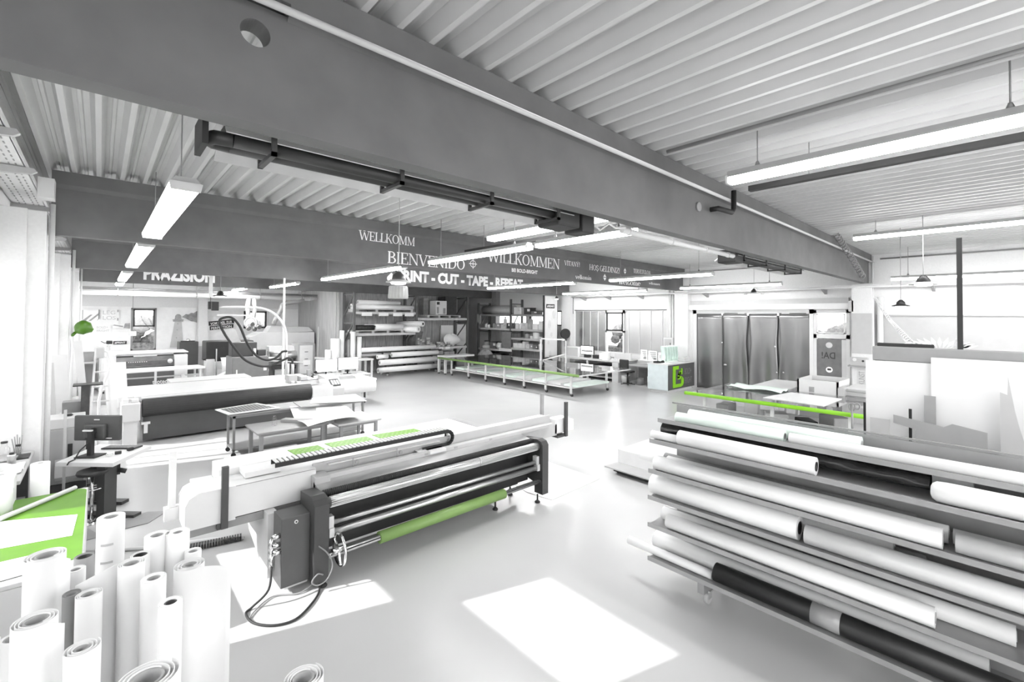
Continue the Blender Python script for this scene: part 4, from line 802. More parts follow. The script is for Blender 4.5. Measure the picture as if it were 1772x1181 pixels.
# standing desk with monitor
t=thing('standing_desk','white square standing desk on a dark column leg, below the monitor','desk',(.1,8.3,0))
c=[(-.38,8.20),(.16,7.70),(.59,8.38),(.03,8.95)]
B().prism(c,.695,.745,'z').out('desktop',WHITE,t)
b=B(); b.obox((.11,7.92,.36),(.10,.18,.68),-.75); part(b.out('leg',DKGREY,t),'dark grey column leg'); B().obox((.02,8.62,.36),(.10,.12,.68),-.75).out('leg',DKGREY,t)
B().obox((.12,7.95,.025),(.80,.12,.04),-.75).out('foot',DKGREY,t); B().obox((.02,8.6,.025),(.80,.12,.04),-.75).out('foot',DKGREY,t)
b=B().box(.18,.24,7.95,8.05,.52,.66); b.cyl((.22,7.97,.58),(.3,7.95,.55),.03,10); b.out('control_knob',BLACK,t)
t=thing('monitor','dark computer monitor seen from behind on the standing desk','monitor',(.0,8.3,.745))
rz=-.70; cx,cy=.015,8.33
b=B().obox((cx,cy,1.10),(.60,.05,.34),rz,bev=.015); b.out('screen_housing',SCREEND,t)
nx,ny=math.sin(rz),-math.cos(rz); ux,uy=math.cos(rz),math.sin(rz)
b=B().obox((cx+nx*.045,cy+ny*.045,1.06),(.28,.05,.2),rz,bev=.02); b.out('rear_bulge',SCREEND,t); b=B().obox((cx+nx*.11,cy+ny*.11,.94),(.055,.05,.36),rz); b.obox((cx+nx*.09,cy+ny*.09,1.08),(.08,.08,.06),rz); b.out('stand_arm',BLACK,t)
B().obox((cx+nx*.11,cy+ny*.11,.755),(.26,.20,.018),rz,bev=.005).out('stand_base',BLACK,t); b=B().obox((cx+nx*.026,cy+ny*.026,1.215),(.07,.006,.012),rz); b.out('logo_bar',LTGREY,t); B().obox((cx+nx*.16,cy+ny*.16,1.10),(.12,.03,.02),rz,bev=.005).out('cable_clip',LTGREY,t)
B().obox((cx+ux*.16+nx*.028,cy+uy*.16+ny*.028,.965),(.08,.006,.012),rz).out('label',LTGREY,t)
B().tube([(cx+nx*.12,cy+ny*.12,.95),(cx+nx*.2-ux*.06,cy+ny*.2-uy*.06,.85),(cx+nx*.28-ux*.05,cy+ny*.28-uy*.05,.76),(cx+nx*.36-ux*.05,cy+ny*.36-uy*.05,.752),(cx+nx*.385-ux*.05,cy+ny*.385-uy*.05,.72)],.008,6).out('cable',BLACK,t)
t=thing('keyboard','dark keyboard on the standing desk behind the monitor','keyboard',(.33,8.45,.75)); b=B().obox((.27,8.48,.755),(.46,.15,.018),-.70+PI/2*0,bev=.004); b.out('case',DARK,t); b=B()
for i in range(10):
    for j in range(3): b.obox((.27+(i-4.5)*.043*math.cos(-.7)-(j-1)*.042*math.sin(-.7),8.48+(i-4.5)*.043*math.sin(-.7)+(j-1)*.042*math.cos(-.7),.767),(.034,.034,.008),-.7)
b.out('keys',GREYT,t)
for k,(x,y,lb) in enumerate(((.22,8.15,'small black block on the standing desk right of the monitor foot'),(.35,8.25,'black tape dispenser on the standing desk near its corner'),(.13,8.10,'crumpled scrap of foil on the standing desk'))):
    tag(B().obox((x,y,.765),(.07,.05,.04),.4*k,bev=.008).out(['desk_gadget','tape_dispenser','foil_scrap'][k],[DARK,BLACK,CHROME][k],at=(x,y,.745)),lb,['gadget','tape dispenser','scrap'][k])
t=thing('stool','chrome stool with a round footring under the standing desk','stool',(-.05,8.0,0)); B().cyl((-.03,7.90,.03),(-.03,7.90,.60),.018,12).out('column',CHROME,t); n=24; B().tube([(-.03+.11*math.cos(2*PI*k/n),7.90+.11*math.sin(2*PI*k/n),.42) for k in range(n)],.010,8,closed=True).out('footring',CHROME,t); b=B().bar((-.14,7.9,.42),(.08,7.9,.42),.012,.012); b.out('footring_strut',CHROME,t); B().lathe([(.15,.60),(.16,.62),(.15,.65)],(-.03,7.9,0),20).out('seat',DARK,t); B().lathe([(.17,0),(.17,.01),(.03,.03)],(-.03,7.9,0),20).out('base',CHROME,t)
# grey machine behind the standing desk and small things
t=thing('laminator','grey boxy machine behind the standing desk, beside the left column','machine',(-.25,9.0,0)); b=B().box(-.52,-.12,8.98,9.48,.25,1.02,bev=.01); b.out('housing',M('lam_grey',.40,.5,var=.05),t); B().box(-.51,-.13,9.0,9.46,1.02,1.16,bev=.01).out('top_cover',LTGREY,t); B().box(-.30,-.25,8.97,8.98,.55,.80).out('slot',DARK,t); B().box(-.53,-.1,8.96,9.5,0,.25).out('plinth',DKGREY,t)
b=B().prism([(8.83,.38),(8.98,.30),(8.98,.55),(8.88,.62)],-.42,-.0,'x'); b.out('feed_tray',LTGREY,t)
t=thing('wall_post','slim white post standing beside the grey laminator','post',(-.30,8.55,0)); B().box(-.33,-.30,8.53,8.56,0,1.35).out('post',WALLG,t)
tag(B().lathe([(.03,1.16),(.045,1.175),(.03,1.19)],(-.30,9.2,0),14).out('computer_mouse',BLACK,at=(-.3,9.2,1.16)),'small black mouse on top of the grey laminator','mouse')
t=thing('mast_stand','black mast with a flat plate on top, left of the monitor','stand',(-.13,9.65,0)); B().box(-.19,-.09,9.60,9.70,0,1.54).out('mast',M('mast_black',.05,.5,var=.3,scale=14),t); B().box(-.28,.06,9.5,9.78,1.54,1.56).out('plate',DARK,t); B().box(-.3,.1,9.52,9.8,0,.03).out('base',DARK,t)
for lb,P in (('dark rubber mat on the floor behind the standing rolls',[(.16,7.64),(.52,7.76),(.72,7.62),(.50,7.34),(.08,7.33)]),('dark mat under the standing desk leg',[(-.32,7.75),(-.05,7.62),(.06,7.28),(-.32,7.20)])): tag(B().prism(P,.001,.010,'z').out('floor_mat',MIDGREY,at=(P[0][0],P[0][1],0)),lb,'mat')
# leaning boards and ladder by the left wall
for k,(lb,x,y,w,h,m) in enumerate((('pale board leaning behind the left column',-.62,9.6,.22,1.9,WALLG),('grey board leaning left of the black mast',-.55,10.6,.26,1.95,LTGREY),('tall narrow pale panel leaning left of the dark box',-.62,9.9,.18,1.35,WHITE),('white panel standing right of the step ladder',.18,12.2,.34,1.65,WHITE))):
    b=B(); b.hexa([(x,y,0),(x+w,y,0),(x+w,y+.02,0),(x,y+.02,0),(x-.10,y+.14,h),(x+w-.10,y+.14,h),(x+w-.10,y+.16,h),(x-.10,y+.16,h)]); tag(b.out('leaning_board',m,at=(x,y,0)),lb,'board','boards leaning by the left wall')
t=thing('upright_case','dark grey upright case with a white edge, behind the black mast','case',(-.4,9.9,0)); B().box(-.40,-.18,9.75,10.0,0,1.28,bev=.006).out('case',GREYT,t); B().box(-.43,-.40,9.75,10.0,0,1.1).out('edge_board',WHITE,t)
t=thing('step_ladder','aluminium step ladder leaning left of the white panel','ladder',(.0,11.6,0))
for x0,x1 in ((-.12,-.04),(.22,.12)): B().bar((x0,11.3,0),(x1,11.75,2.0),.035,.06).out('side_rail',ALU,t)
for k in range(7): f=(k+.7)/7.4; B().box(-.12+.08*f,.22-.10*f,11.3+.45*f-.04,11.3+.45*f+.04,2.0*f-.012,2.0*f+.012).out('tread',ALU,t)
t=thing('vacuum_hose','curved white suction hose beside the ladder','hose',(.15,11.0,0)); B().tube([(.02,11.0,2.0),(.13,11.0,1.95),(.17,11.0,1.75),(.13,11.0,1.55),(.06,11,1.35),(.02,11.0,1.1),(.02,11,0)],.022,10).out('hose',WHITE,t); B().box(-.04,.08,10.95,11.05,1.85,2.05,bev=.02).out('nozzle',WALLG,t)
t=thing('leaning_beam','long pale plank leaning against the left wall behind the black mast','plank',(-.2,10.2,0)); B().bar((-.06,10.2,0),(-.26,10.35,2.2),.10,.07).out('plank',LTGREY,t)
# green work lamp on an arm
t=thing('work_lamp','bright green work lamp on a jointed arm before the far posters','lamp',(-.30,14.1,0)); B().lathe([(.04,-.17),(.06,-.14),(.15,-.06),(.165,.03),(.14,.10),(.06,.15),(.01,.16)],(-.26,14.1,2.33),22,axis=(-.75,.0,.35)).out('lamp_head',M('lamp_green',(.055,.15,.008),.35,var=.05),t); b=B().tube([(-.38,14.12,2.24),(-.44,14.1,2.16),(-.46,14.1,2.16)],.03,10); b.out('lamp_joint',M('lamp_green',.1),t); B().tube([(-.46,14.1,2.15),(-.44,14.1,1.9),(-.46,14.1,1.2),(-.46,14.1,0)],.018,8).out('arm',WHITE,t)
# ================================================================== SECOND CUTTER (MID LEFT)
t=thing('conveyor_cutter','long pale conveyor cutting machine with a big black belt roll, mid left','cutting machine',(2.4,12.6,0))
b=B().box(.36,4.55,12.15,14.6,.78,.86,bev=.01); b.box(.30,.46,12.2,14.6,.72,.95,bev=.02); b.out('table_bed',WHITE,t)
b=B().box(.48,3.95,12.55,14.5,.862,.875); part(b.out('grey_bed_cover',LTGREY,t),'light grey cutting bed'); B().box(.6,4.0,12.50,12.56,.875,.89).out('bed_rail',DKGREY,t)
B().box(.55,4.2,12.20,12.42,.86,.93,bev=.015).out('front_beam',LTGREY,t); B().box(1.45,3.4,15.3,16.2,.68,.80,bev=.01).out('rear_extension',LTGREY,t); B().box(1.55,3.3,14.6,16.1,0,.68).out('rear_base',MIDGREY,t)
B().cyl((.66,11.98,.915),(3.98,11.98,.915),.028,14).out('top_tube',WHITE,t)
prof=[(12.1,.90)]+[(11.93-.16*math.sin(a)+.0,.72+.18*math.cos(a)) for a in [PI*k/12 for k in range(13)]]+[(12.1,.54)]
part(B().prism(prof,.68,3.98,'x',sm=False).out('belt_roll',BELT,t),'wide black conveyor belt roll')
B().box(.70,3.95,12.0,12.04,.05,.62).out('front_apron',M('apron_grey',.09,.6,var=.06),t); B().box(.75,3.9,12.06,14.4,.08,.78).out('base_frame',DKGREY,t)
b=B().box(.34,.64,11.74,12.3,.50,.86,bev=.02); b.out('left_gearbox',LTGREY,t); B().box(.38,.60,11.80,12.2,0,.50).out('left_leg',LTGREY,t); B().box(.36,.46,11.80,12.0,.86,.95,bev=.01).out('motor',WHITE,t); B().box(.50,.62,11.9,12.1,.86,.92,bev=.01).out('motor',WHITE,t)
b=B().box(.66,.80,11.74,11.82,.42,.46); b.box(.70,.76,11.75,11.80,.24,.44); b.out('sensor_bracket',LTGREY,t)
b=B().box(3.98,4.5,11.76,12.4,.52,.84,bev=.02); b.out('right_gearbox',LTGREY,t); B().box(4.02,4.42,11.82,12.3,0,.52).out('right_leg',LTGREY,t)
b=B().box(3.55,3.75,12.2,12.5,.86,1.12,bev=.01); b.box(3.80,3.98,12.1,12.4,.88,1.08,bev=.01); b.cyl((3.62,12.15,.98),(3.62,12.15,.88),.05,12); b.out('cutting_head',WALLG,t)
b=B().box(3.70,4.25,12.02,12.14,.88,.97,bev=.01); b.cyl((4.2,12.0,.93),(4.4,12.0,.93),.06,12); b.out('drive_unit',WHITE,t); B().box(3.78,4.2,11.98,12.02,.985,1.0).out('drive_rail',DKGREY,t)
c=thing_part('control_console',t,(4.75,12.4,0)); b=B().prism([(11.95,.0),(11.95,.72),(12.35,.96),(12.9,1.0),(12.9,0)],4.50,4.86,'x'); b.out('console_body',WALLG,c); b=B().hexa([(4.56,12.03,.775),(4.80,12.03,.775),(4.80,12.27,.918),(4.56,12.27,.918),(4.56,12.02,.79),(4.80,12.02,.79),(4.80,12.26,.933),(4.56,12.26,.933)]); b.out('keypad_frame',DARK,c); b=B()
for i in range(3): b.hexa([(4.59+.07*i,12.06,.80),(4.64+.07*i,12.06,.80),(4.64+.07*i,12.22,.895),(4.59+.07*i,12.22,.895),(4.59+.07*i,12.055,.812),(4.64+.07*i,12.055,.812),(4.64+.07*i,12.215,.907),(4.59+.07*i,12.215,.907)])
b.out('screen',LTGREY,c)
t=thing('drum_machine','white bench machine with a rounded grey front right of the control console','machine',(5.4,12.9,0)); b=B().box(4.90,6.1,12.6,13.7,.74,.80,bev=.01); b.out('top',WHITE,t)
prof=[(12.62,.78)]+[(12.62-.10*math.sin(a),.60+.18*math.cos(a)) for a in [PI*k/10 for k in range(11)]]+[(12.8,.42),(12.8,.78)]
B().prism(prof,4.92,6.05,'x').out('front_drum',LTGREY,t); B().box(4.95,5.7,12.8,13.6,0,.74).out('base',LTGREY,t)
for x in (5.65,6.0): B().cyl((x,13.2,0),(x,13.2,.5),.03,10).out('leg',DKGREY,t)
b=B().prism([(12.9,.80),(13.3,.80),(13.2,.86),(13.0,.86)],5.05,5.6,'x'); b.out('tool_plate',GREYT,t)
# suction arch over the cutter with black hoses
t=thing('cable_arch','white curved cable arch rising from the cutter with black hoses looped from it','cable arch',(3.6,12.6,0))
P=[(2.05,12.55,2.82),(2.5,12.55,2.84)]+[(2.85+.72*math.sin(a),12.55,2.05+.78*math.cos(a)) for a in [PI/2*k/10 for k in range(11)]]+[(3.58,12.55,1.5),(3.58,12.55,.98)]
B().tube(P,.030,10).out('arch_pipe',WHITE,t); B().box(1.93,2.07,12.5,12.6,2.74,2.95,bev=.01).out('end_block',BLACK,t); B().box(2.05,2.75,12.53,12.57,2.62,2.65).out('side_arm',WHITE,t)
def hose(P,r,m=BLACK):
    Q=[]
    for i in range(len(P)-1):
        p0,p1,p2,p3=[Vector(P[max(0,min(len(P)-1,j))]) for j in (i-1,i,i+1,i+2)]
        for s_ in range(6):
            u=s_/6; Q.append(.5*((2*p1)+(p2-p0)*u+(2*p0-5*p1+4*p2-p3)*u*u+(3*p1-p0-3*p2+p3)*u**3))
    Q.append(P[-1]); return B().tube(Q,r,8).out('hose',m,t)
hose([(2.08,12.5,2.45),(2.12,12.5,2.55),(2.32,12.5,2.58),(2.50,12.5,2.38),(2.66,12.5,1.98),(2.86,12.5,1.66),(3.10,12.5,1.52),(3.32,12.5,1.56),(3.46,12.5,1.70),(3.58,12.5,1.72)],.028)
hose([(2.08,12.5,2.45),(2.20,12.5,2.18),(2.40,12.5,1.86),(2.62,12.5,1.56),(2.90,12.5,1.40),(3.18,12.5,1.36),(3.42,12.5,1.46),(3.60,12.5,1.54),(3.70,12.5,1.50),(3.72,12.5,1.35)],.028)
b=B().cyl((3.60,12.5,1.40),(3.60,12.5,1.05),.045,12); b.cyl((3.72,12.5,1.38),(3.72,12.5,1.1),.04,12); b.out('filter_bottle',WALLG,t); b=B().tube([(3.60,12.5,1.05),(3.56,12.5,.9)],.018,8); b.tube([(3.70,12.5,1.10),(3.76,12.5,.88)],.018,8); b.out('nozzle',BLACK,t)
tag(B().box(3.93,3.98,14.15,14.20,0,3.72).out('ceiling_pole',WHITE,at=(3.95,14.17,0)),'thin white pole standing behind the cutter up to the third beam','pole')
# ================================================================== MID TABLES
def frame_table(label,x0,x1,y0,y1,h,shelf,m=WALLG,legm=MIDGREY,apr=.05,wheels=False,lw=.04):
    t=thing('work_table',label,'table',((x0+x1)/2,(y0+y1)/2,0)); B().box(x0,x1,y0,y1,h-.03,h,bev=.004).out('tabletop',m,t)
    b=B().box(x0+.06,x1-.06,y0+.06,y0+.10,h-.03-apr,h-.03); b.box(x0+.06,x1-.06,y1-.10,y1-.06,h-.03-apr,h-.03); b.box(x0+.06,x0+.1,y0+.06,y1-.06,h-.03-apr,h-.03); b.box(x1-.1,x1-.06,y0+.06,y1-.06,h-.03-apr,h-.03); b.out('apron',legm,t)
    zb=.08 if wheels else 0
    for x in (x0+.08,x1-.08):
        for y in (y0+.08,y1-.08):
            B().box(x-lw/2,x+lw/2,y-lw/2,y+lw/2,zb,h-.03).out('leg',legm,t)
            if wheels: B().cyl((x,y-.015,.04),(x,y+.015,.04),.04,14).out('caster',BLACK,t)
    if shelf: B().box(x0+.06,x1-.06,y0+.06,y1-.06,shelf-.02,shelf).out('shelf',legm,t)
    return t
frame_table('higher grey work table on wheels with a striped panel on it, mid left',1.80,4.45,9.62,10.28,.80,.14,MIDGREY,M('frame_grey',.28,.5,var=.05),wheels=True)
frame_table('lower grey table standing in front of the wheeled one, mid left',2.02,3.22,8.62,9.5,.62,.10,M('low_table',.30,.45,var=.05),M('frame_grey',.28,.5,var=.05),lw=.06)
t=thing('louvre_panel','dark striped panel with a white frame on the wheeled table','panel',(2.3,9.95,.8)); b=B().prism([(1.76,9.55),(2.66,9.62),(2.42,10.42),(1.66,10.22)],.82,.835,'z'); b.out('frame',WHITE,t); b=B().prism([(1.83,9.63),(2.58,9.69),(2.37,10.34),(1.74,10.17)],.835,.838,'z'); b.out('stripes',MT['louvre_print'],t); B().box(1.8,2.6,9.7,10.2,.80,.82).out('backing',WALLG,t)
tag(B().prism([(3.0,9.5),(3.35,9.45),(3.35,10.1),(3.05,10.2)],.802,.815,'z').out('grey_board',MIDGREY,at=(3.2,9.8,.8)),'grey board lying at the middle of the wheeled table','board')
tag(B().prism([(3.25,9.75),(4.25,9.25),(4.42,10.2),(3.50,10.35)],.816,.826,'z').out('pale_board',PAPER,at=(3.8,9.9,.81)),'pale board lying at the right of the wheeled table','board')
def shfn(u,v): return (2.72+1.05*u+.12*v,8.25+1.45*v+.10*u,.70+.05*math.sin(3*u+2*v)*math.cos(5*v)+.12*max(0,v-.7)*(1-u)*3)
tag(B().grid(shfn,22,22).out('crumpled_sheet',PAPER,at=(3.2,9.0,.66),solid=.004),'large crumpled white sheet draped over the low table at right','sheet')
tag(B().obox((2.95,8.95,.648),(1.0,.16,.05),-.85).out('metal_batten',MIDGREY,at=(2.95,8.95,.63)),'grey slat lying under the crumpled sheet','slat')
frame_table('small pale table carrying the right end of the crumpled sheet',3.30,4.15,8.35,9.3,.62,.12,WALLG,M('frame_grey',.28,.5,var=.05),lw=.05)
tag(B().box(2.3,2.9,9.1,9.45,.10,.115).out('white_sheet',PAPER,at=(2.6,9.3,.1)),'white offcut lying on the lower shelf of the low table','sheet')
tag(B().lathe([(.02,.62),(.045,.64),(.045,.70),(.02,.80)],(2.40,9.05,0),14).out('glass_bottle',GLASS,at=(2.4,9.05,.62)),'small clear bottle standing on the low grey table','bottle')
# monitors by the third column
t=thing('computer_desk','white desk behind the drum machine carrying two bright screens','desk',(5.6,14.7,0)); B().box(4.75,6.7,14.3,15.1,.70,.735,bev=.005).out('desktop',WHITE,t)
for x in (4.85,6.6):
    for y in (14.4,15.0): B().box(x-.03,x+.03,y-.03,y+.03,0,.70).out('leg',WALLG,t)
def bright_monitor(label,x0,x1,y,z0,z1,split):
    m=thing('monitor',label,'monitor',((x0+x1)/2,y,.735),'bright screens on the computer desk'); B().box(x0,x1,y,y+.04,z0,z1,bev=.008).out('housing',DARK,m); B().box(x0+.012,x1-.012,y-.003,y,z0+.012,z1-.012).out('screen',SCREEN,m); b=B()
    if split: b.box(x0+.03,x1-.25,y-.005,y-.003,z0+.24,z0+.245); b.box(x0+.03,x1-.25,y-.005,y-.003,z0+.10,z0+.105); 
    else: b.box(x0+.05,x1-.05,y-.005,y-.003,z1-.06,z1-.055); b.box(x0+.06,x1-.1,y-.005,y-.003,z0+.08,z0+.13)
    b.out('window_lines',INKL,m); B().cyl(((x0+x1)/2,y+.05,.75),((x0+x1)/2,y+.03,z0+.1),.025,10).out('stand_arm',BLACK,m); B().box((x0+x1)/2-.12,(x0+x1)/2+.12,y-.08,y+.12,.736,.75).out('stand_base',BLACK,m)
bright_monitor('left one of two bright white screens on the computer desk',4.98,5.66,14.5,.86,1.26,True); bright_monitor('right one of two bright white screens with a thin dark frame',5.69,6.36,14.52,.88,1.28,False)
tag(B().box(5.1,5.6,14.35,14.45,.736,.75).out('keyboard',WALLG,at=(5.35,14.4,.736)),'pale keyboard in front of the left bright screen','keyboard'); tag(B().box(5.75,6.25,14.34,14.46,.736,.75).out('keyboard',WALLG,at=(6.0,14.4,.736)),'pale keyboard in front of the right bright screen','keyboard')
t=thing('tool_rig','dark clutter of tools and clamps left of the bright screens','tool rig',(4.72,14.1,0)); b=B().box(4.62,4.72,14.1,14.2,0,1.0); b.out('stand',MIDGREY,t)
for k in range(6): B().obox((4.62+.05*k,14.15,.78+.07*(k%3)),(.07,.06,.09),.5*k,.4*k,bev=.01).out('clamp',BLACK if k%2 else GREYT,t)
t=thing('roll_cart','low white cart with a small roll beside the roll stand','cart',(7.9,18.0,0)); b=B().box(7.15,8.45,17.75,18.45,.80,.86,bev=.004); b.out('top',WHITE,t)
for x in (7.2,7.75,8.38): 
    for y in (17.8,18.4): B().box(x-.04,x+.04,y-.03,y+.03,.10,.80).out('leg',WHITE,t)
B().box(7.2,8.4,17.8,18.4,.16,.20).out('shelf',WHITE,t); B().cyl((7.3,17.9,.28),(8.2,17.9,.28),.08,18).out('shelf_roll',WALLG,t)
for x in (7.2,8.38): B().cyl((x,17.78,.05),(x,17.82,.05),.05,14).out('caster',MIDGREY,t)
# ================================================================== FAR LEFT BAY
# pictures on the far wall
def poster(label,x0,x1,z0,z1,shapes,bg=PAPER,y=YF-.04):
    t=thing('poster',label,'poster',((x0+x1)/2,y,z0),'posters on the far wall'); B().box(x0,x1,y-.006,y,z0,z1).out('print',bg,t); b=B()
    for q in shapes: b.prism([(x0+(x1-x0)*p[0],z0+(z1-z0)*p[1]) for p in q],y-.010,y-.006,'y')
    if shapes: b.out('picture',INK,t)
    return t
poster('poster with dark diagonal stripes, top left on the far wall',-.58,.0,2.34,2.82,[[(.05,0),(.5,.55),(.62,.55),(.25,0)],[(.4,0),(.95,.7),(1,.6),(.55,0)],[(.85,0),(1,.2),(1,1),(.93,1),(.93,.2)],[(.08,.1),(.12,.1),(.12,.95),(.08,.95)]])
poster('pale poster with faint block letters beside the striped one',.06,.62,2.34,2.82,[[(.9,.02),(.98,.02),(.98,.25),(.9,.25)],[(.9,.8),(.98,.8),(.98,1),(.9,1)]])
sans('lettering','LEG\nLOS',(.10,YF-.051,2.62),(1,0,0),(0,0,1),.16,.42,INKL,bpy.data.objects['poster.001'],.01)
poster('small photo strip of a hand on the far wall, left of the tall window',.42,1.0,2.0,2.24,[[(0,.6),(.6,.25),(.6,.5),(.1,.75)],[(.62,.1),(1,0),(1,1),(.7,.95)]],PAPER)
t=poster('pale lettering panel on the far wall under the faint poster',-.1,.36,1.84,2.14,[]); sans('lettering','BOLD+',(-.08,YF-.051,2.02),(1,0,0),(0,0,1),.09,.36,INKL,t,.01); sans('lettering','BRIGHT',(-.08,YF-.051,1.88),(1,0,0),(0,0,1),.09,.40,INKL,t,.01)
t=thing('sign','small black sign reading #PRINT low on the far wall','sign',(.7,YF-.04,1.32)); B().box(.46,.90,YF-.05,YF-.03,1.32,1.46).out('board',DARK,t); sans('lettering','#PRINT',(.50,YF-.051,1.355),(1,0,0),(0,0,1),.07,.36,LETTER,t,.02)
t=thing('lighthouse_mural','pale mural of a lighthouse with a dark smoke cloud on the far wall','mural',(3.0,YF-.03,1.1)); y=YF-.035
b=B(); b.prism([(2.42,1.1),(2.58,2.30),(2.84,2.30),(2.92,1.1)],y-.006,y,'y'); b.out('tower',M('mural_tower',.50,.8,var=.1,scale=3),t)
b=B(); b.prism([(2.52,2.30),(2.50,2.40),(2.58,2.42),(2.60,2.58),(2.66,2.65),(2.76,2.65),(2.82,2.58),(2.83,2.42),(2.92,2.40),(2.90,2.30)],y-.008,y,'y'); b.out('lantern_gallery',INK,t)
b=B(); b.prism([(2.85,2.52),(3.0,2.66),(3.1,2.64),(3.2,2.72),(3.30,2.70),(3.44,2.82),(3.44,2.25),(3.32,2.30),(3.2,2.32),(3.05,2.42)],y-.007,y,'y'); b.out('smoke_cloud',M('mural_smoke',.30,.8,var=.35,scale=5),t)
b=B()
for x,z in ((2.70,2.20),(2.68,1.92),(2.66,1.55)): b.box(x-.02,x+.02,y-.009,y-.006,z-.03,z+.03)
b.out('tower_window',INK,t)
t=thing('slogan_sign','tilted black sign with the slogan VOM PIXEL ZUR PERFEKTION','sign',(4.5,26.08,1.9)); t.rotation_euler=(0,0,0)
b=B(); b.prism([(3.92,2.10),(4.98,2.22),(4.97,2.42),(3.91,2.30)],26.06,26.10,'y'); b.prism([(3.97,1.88),(4.95,1.99),(4.95,2.18),(3.96,2.07)],26.06,26.10,'y'); b.out('board',BLACK,t)
s15=Vector((1,0,.115)); sans('lettering','VOM PIXEL ZUR',(3.98,26.055,2.13),s15,(-.115,0,1),.12,.92,LETTER,t,.02); sans('lettering','PERFEKTION',(4.02,26.055,1.91),s15,(-.115,0,1),.12,.86,LETTER,t,.01)
# white laser machine
t=thing('laser_engraver','wide white laser machine with a dark front cover before the far window','laser machine',(1.3,20.9,0))
b=B().box(.05,.44,20.3,21.9,.0,1.26,bev=.02); b.box(2.03,2.42,20.3,21.9,0,1.18,bev=.02); b.box(.44,2.03,20.6,21.9,1.18,1.24); b.out('housing',M('laser_white',.72,.4,var=.02),t)
b=B().prism([(20.42,.82),(20.36,1.0),(20.5,1.14),(20.7,1.18),(20.7,.8)],.44,2.03,'x'); part(b.out('lid',M('smoked_lid',.16,.25,var=.15),t),'smoky dark lid'); B().box(.44,2.03,20.40,20.6,.0,.80).out('front_panel',M('laser_front',.12,.4,var=.06),t)
B().box(.9,1.55,20.55,20.62,1.12,1.20).out('lid_label',PAPER,t); sans('lettering','trotec',(1.42,20.395,.17),(1,0,0),(0,0,1),.15,.42,LETTER,t,.02); b=B()
for k in range(9): b.box(.75+.06*k,.78+.06*k,20.352,20.358,.965,.985)
b.out('control_lights',LETTER,t); b=B().lathe([(.02,0),(.07,.02),(.08,.06),(.02,.10)],(1.90,20.33,.97),14,axis=(0,-1,0)); b.out('lid_handle',WHITE,t)
B().box(.0,2.46,20.5,21.9,1.24,1.27).out('top_cover',WHITE,t)
t=thing('desk_device','small grey statue like device on top left of the laser machine','device',(.25,20.7,1.27)); B().lathe([(.07,1.27),(.05,1.32),(.06,1.42),(.04,1.5),(.06,1.55),(.02,1.6)],(.25,20.7,0),14).out('body',LTGREY,t)
t=thing('desk_lamp','black jointed desk lamp standing on the laser machine left side','lamp',(.18,20.6,1.27)); B().tube([(.05,20.5,1.72),(.14,20.5,1.66),(.25,20.5,1.66)],.012,6).out('arm',BLACK,t); B().box(.18,.34,20.45,20.55,1.62,1.74,bev=.02).out('head',DARK,t); B().cyl((.2,20.5,1.27),(.24,20.5,1.63),.015,8).out('stem',LTGREY,t)
# white fume hood left of it
t=thing('spray_booth','bright white hooded booth in the far left corner','booth',(-.35,21.5,0)); b=B().prism([(-.88,1.35),(-.88,1.85),(-.35,1.95),(.0,1.62),(.0,1.35)],21.0,22.3,'y'); b.out('hood',WHITE,t); B().box(-.88,.0,21.6,22.3,0,1.35).out('back_cabinet',LTGREY,t); B().box(-.86,.0,21.0,21.6,.95,1.0).out('shelf',WHITE,t); B().box(-.02,.02,20.95,21.0,0,1.4).out('front_post',WALLG,t); B().box(-.86,-.80,20.95,21.0,0,1.4).out('front_post',WALLG,t)
for z in (.2,.6): B().box(-.02,.02,21.0,21.6,z,z+.03).out('side_rail',WALLG,t)
# long white bench in front of laser
t=thing('white_bench','long white bench with a slanted edge in front of the laser machine','bench',(1.5,18.8,0)); b=B(); b.prism([(.22,18.15),(2.66,18.3),(2.72,18.65),(2.60,19.4),(.26,19.3)],.82,.86,'z'); b.out('benchtop',WHITE,t)
for x,y in ((.30,18.25),(1.35,18.3),(2.55,18.4),(2.5,19.2),(.35,19.2)): B().box(x-.03,x+.03,y-.03,y+.03,0,.82).out('leg',WHITE,t)
B().box(.30,2.5,18.3,18.34,.62,.66).out('rail',WALLG,t); b=B().cyl((2.05,18.25,.62),(2.05,18.0,.62),.06,12); b.out('clamp_knob',WHITE,t)
t=thing('equipment_box','low white equipment box on the floor at the left end of the bench','box',(.15,18.0,0)); B().box(.02,.34,17.7,18.3,0,.42,bev=.01).out('box',WALLG,t); b=B().box(.10,.14,17.69,17.70,.32,.38); b.box(.20,.26,17.69,17.70,.33,.38); b.out('socket',BLACK,t)
tag(B().box(2.62,3.32,24.6,25.4,0,1.42,bev=.01).out('dark_cabinet',M('cabinet_black',.055,.4,var=.08),at=(3,25,0)),'tall dark cabinet at the foot of the lighthouse mural','cabinet')
t=thing('gadget','small glass and chrome gadget on top of the dark cabinet','gadget',(3.0,24.8,1.42)); B().lathe([(.10,1.42),(.09,1.5),(.04,1.55)],(2.95,24.8,0),14).out('dome',CHROME,t); B().box(2.68,3.2,24.7,24.9,1.42,1.46).out('base',DARK,t)
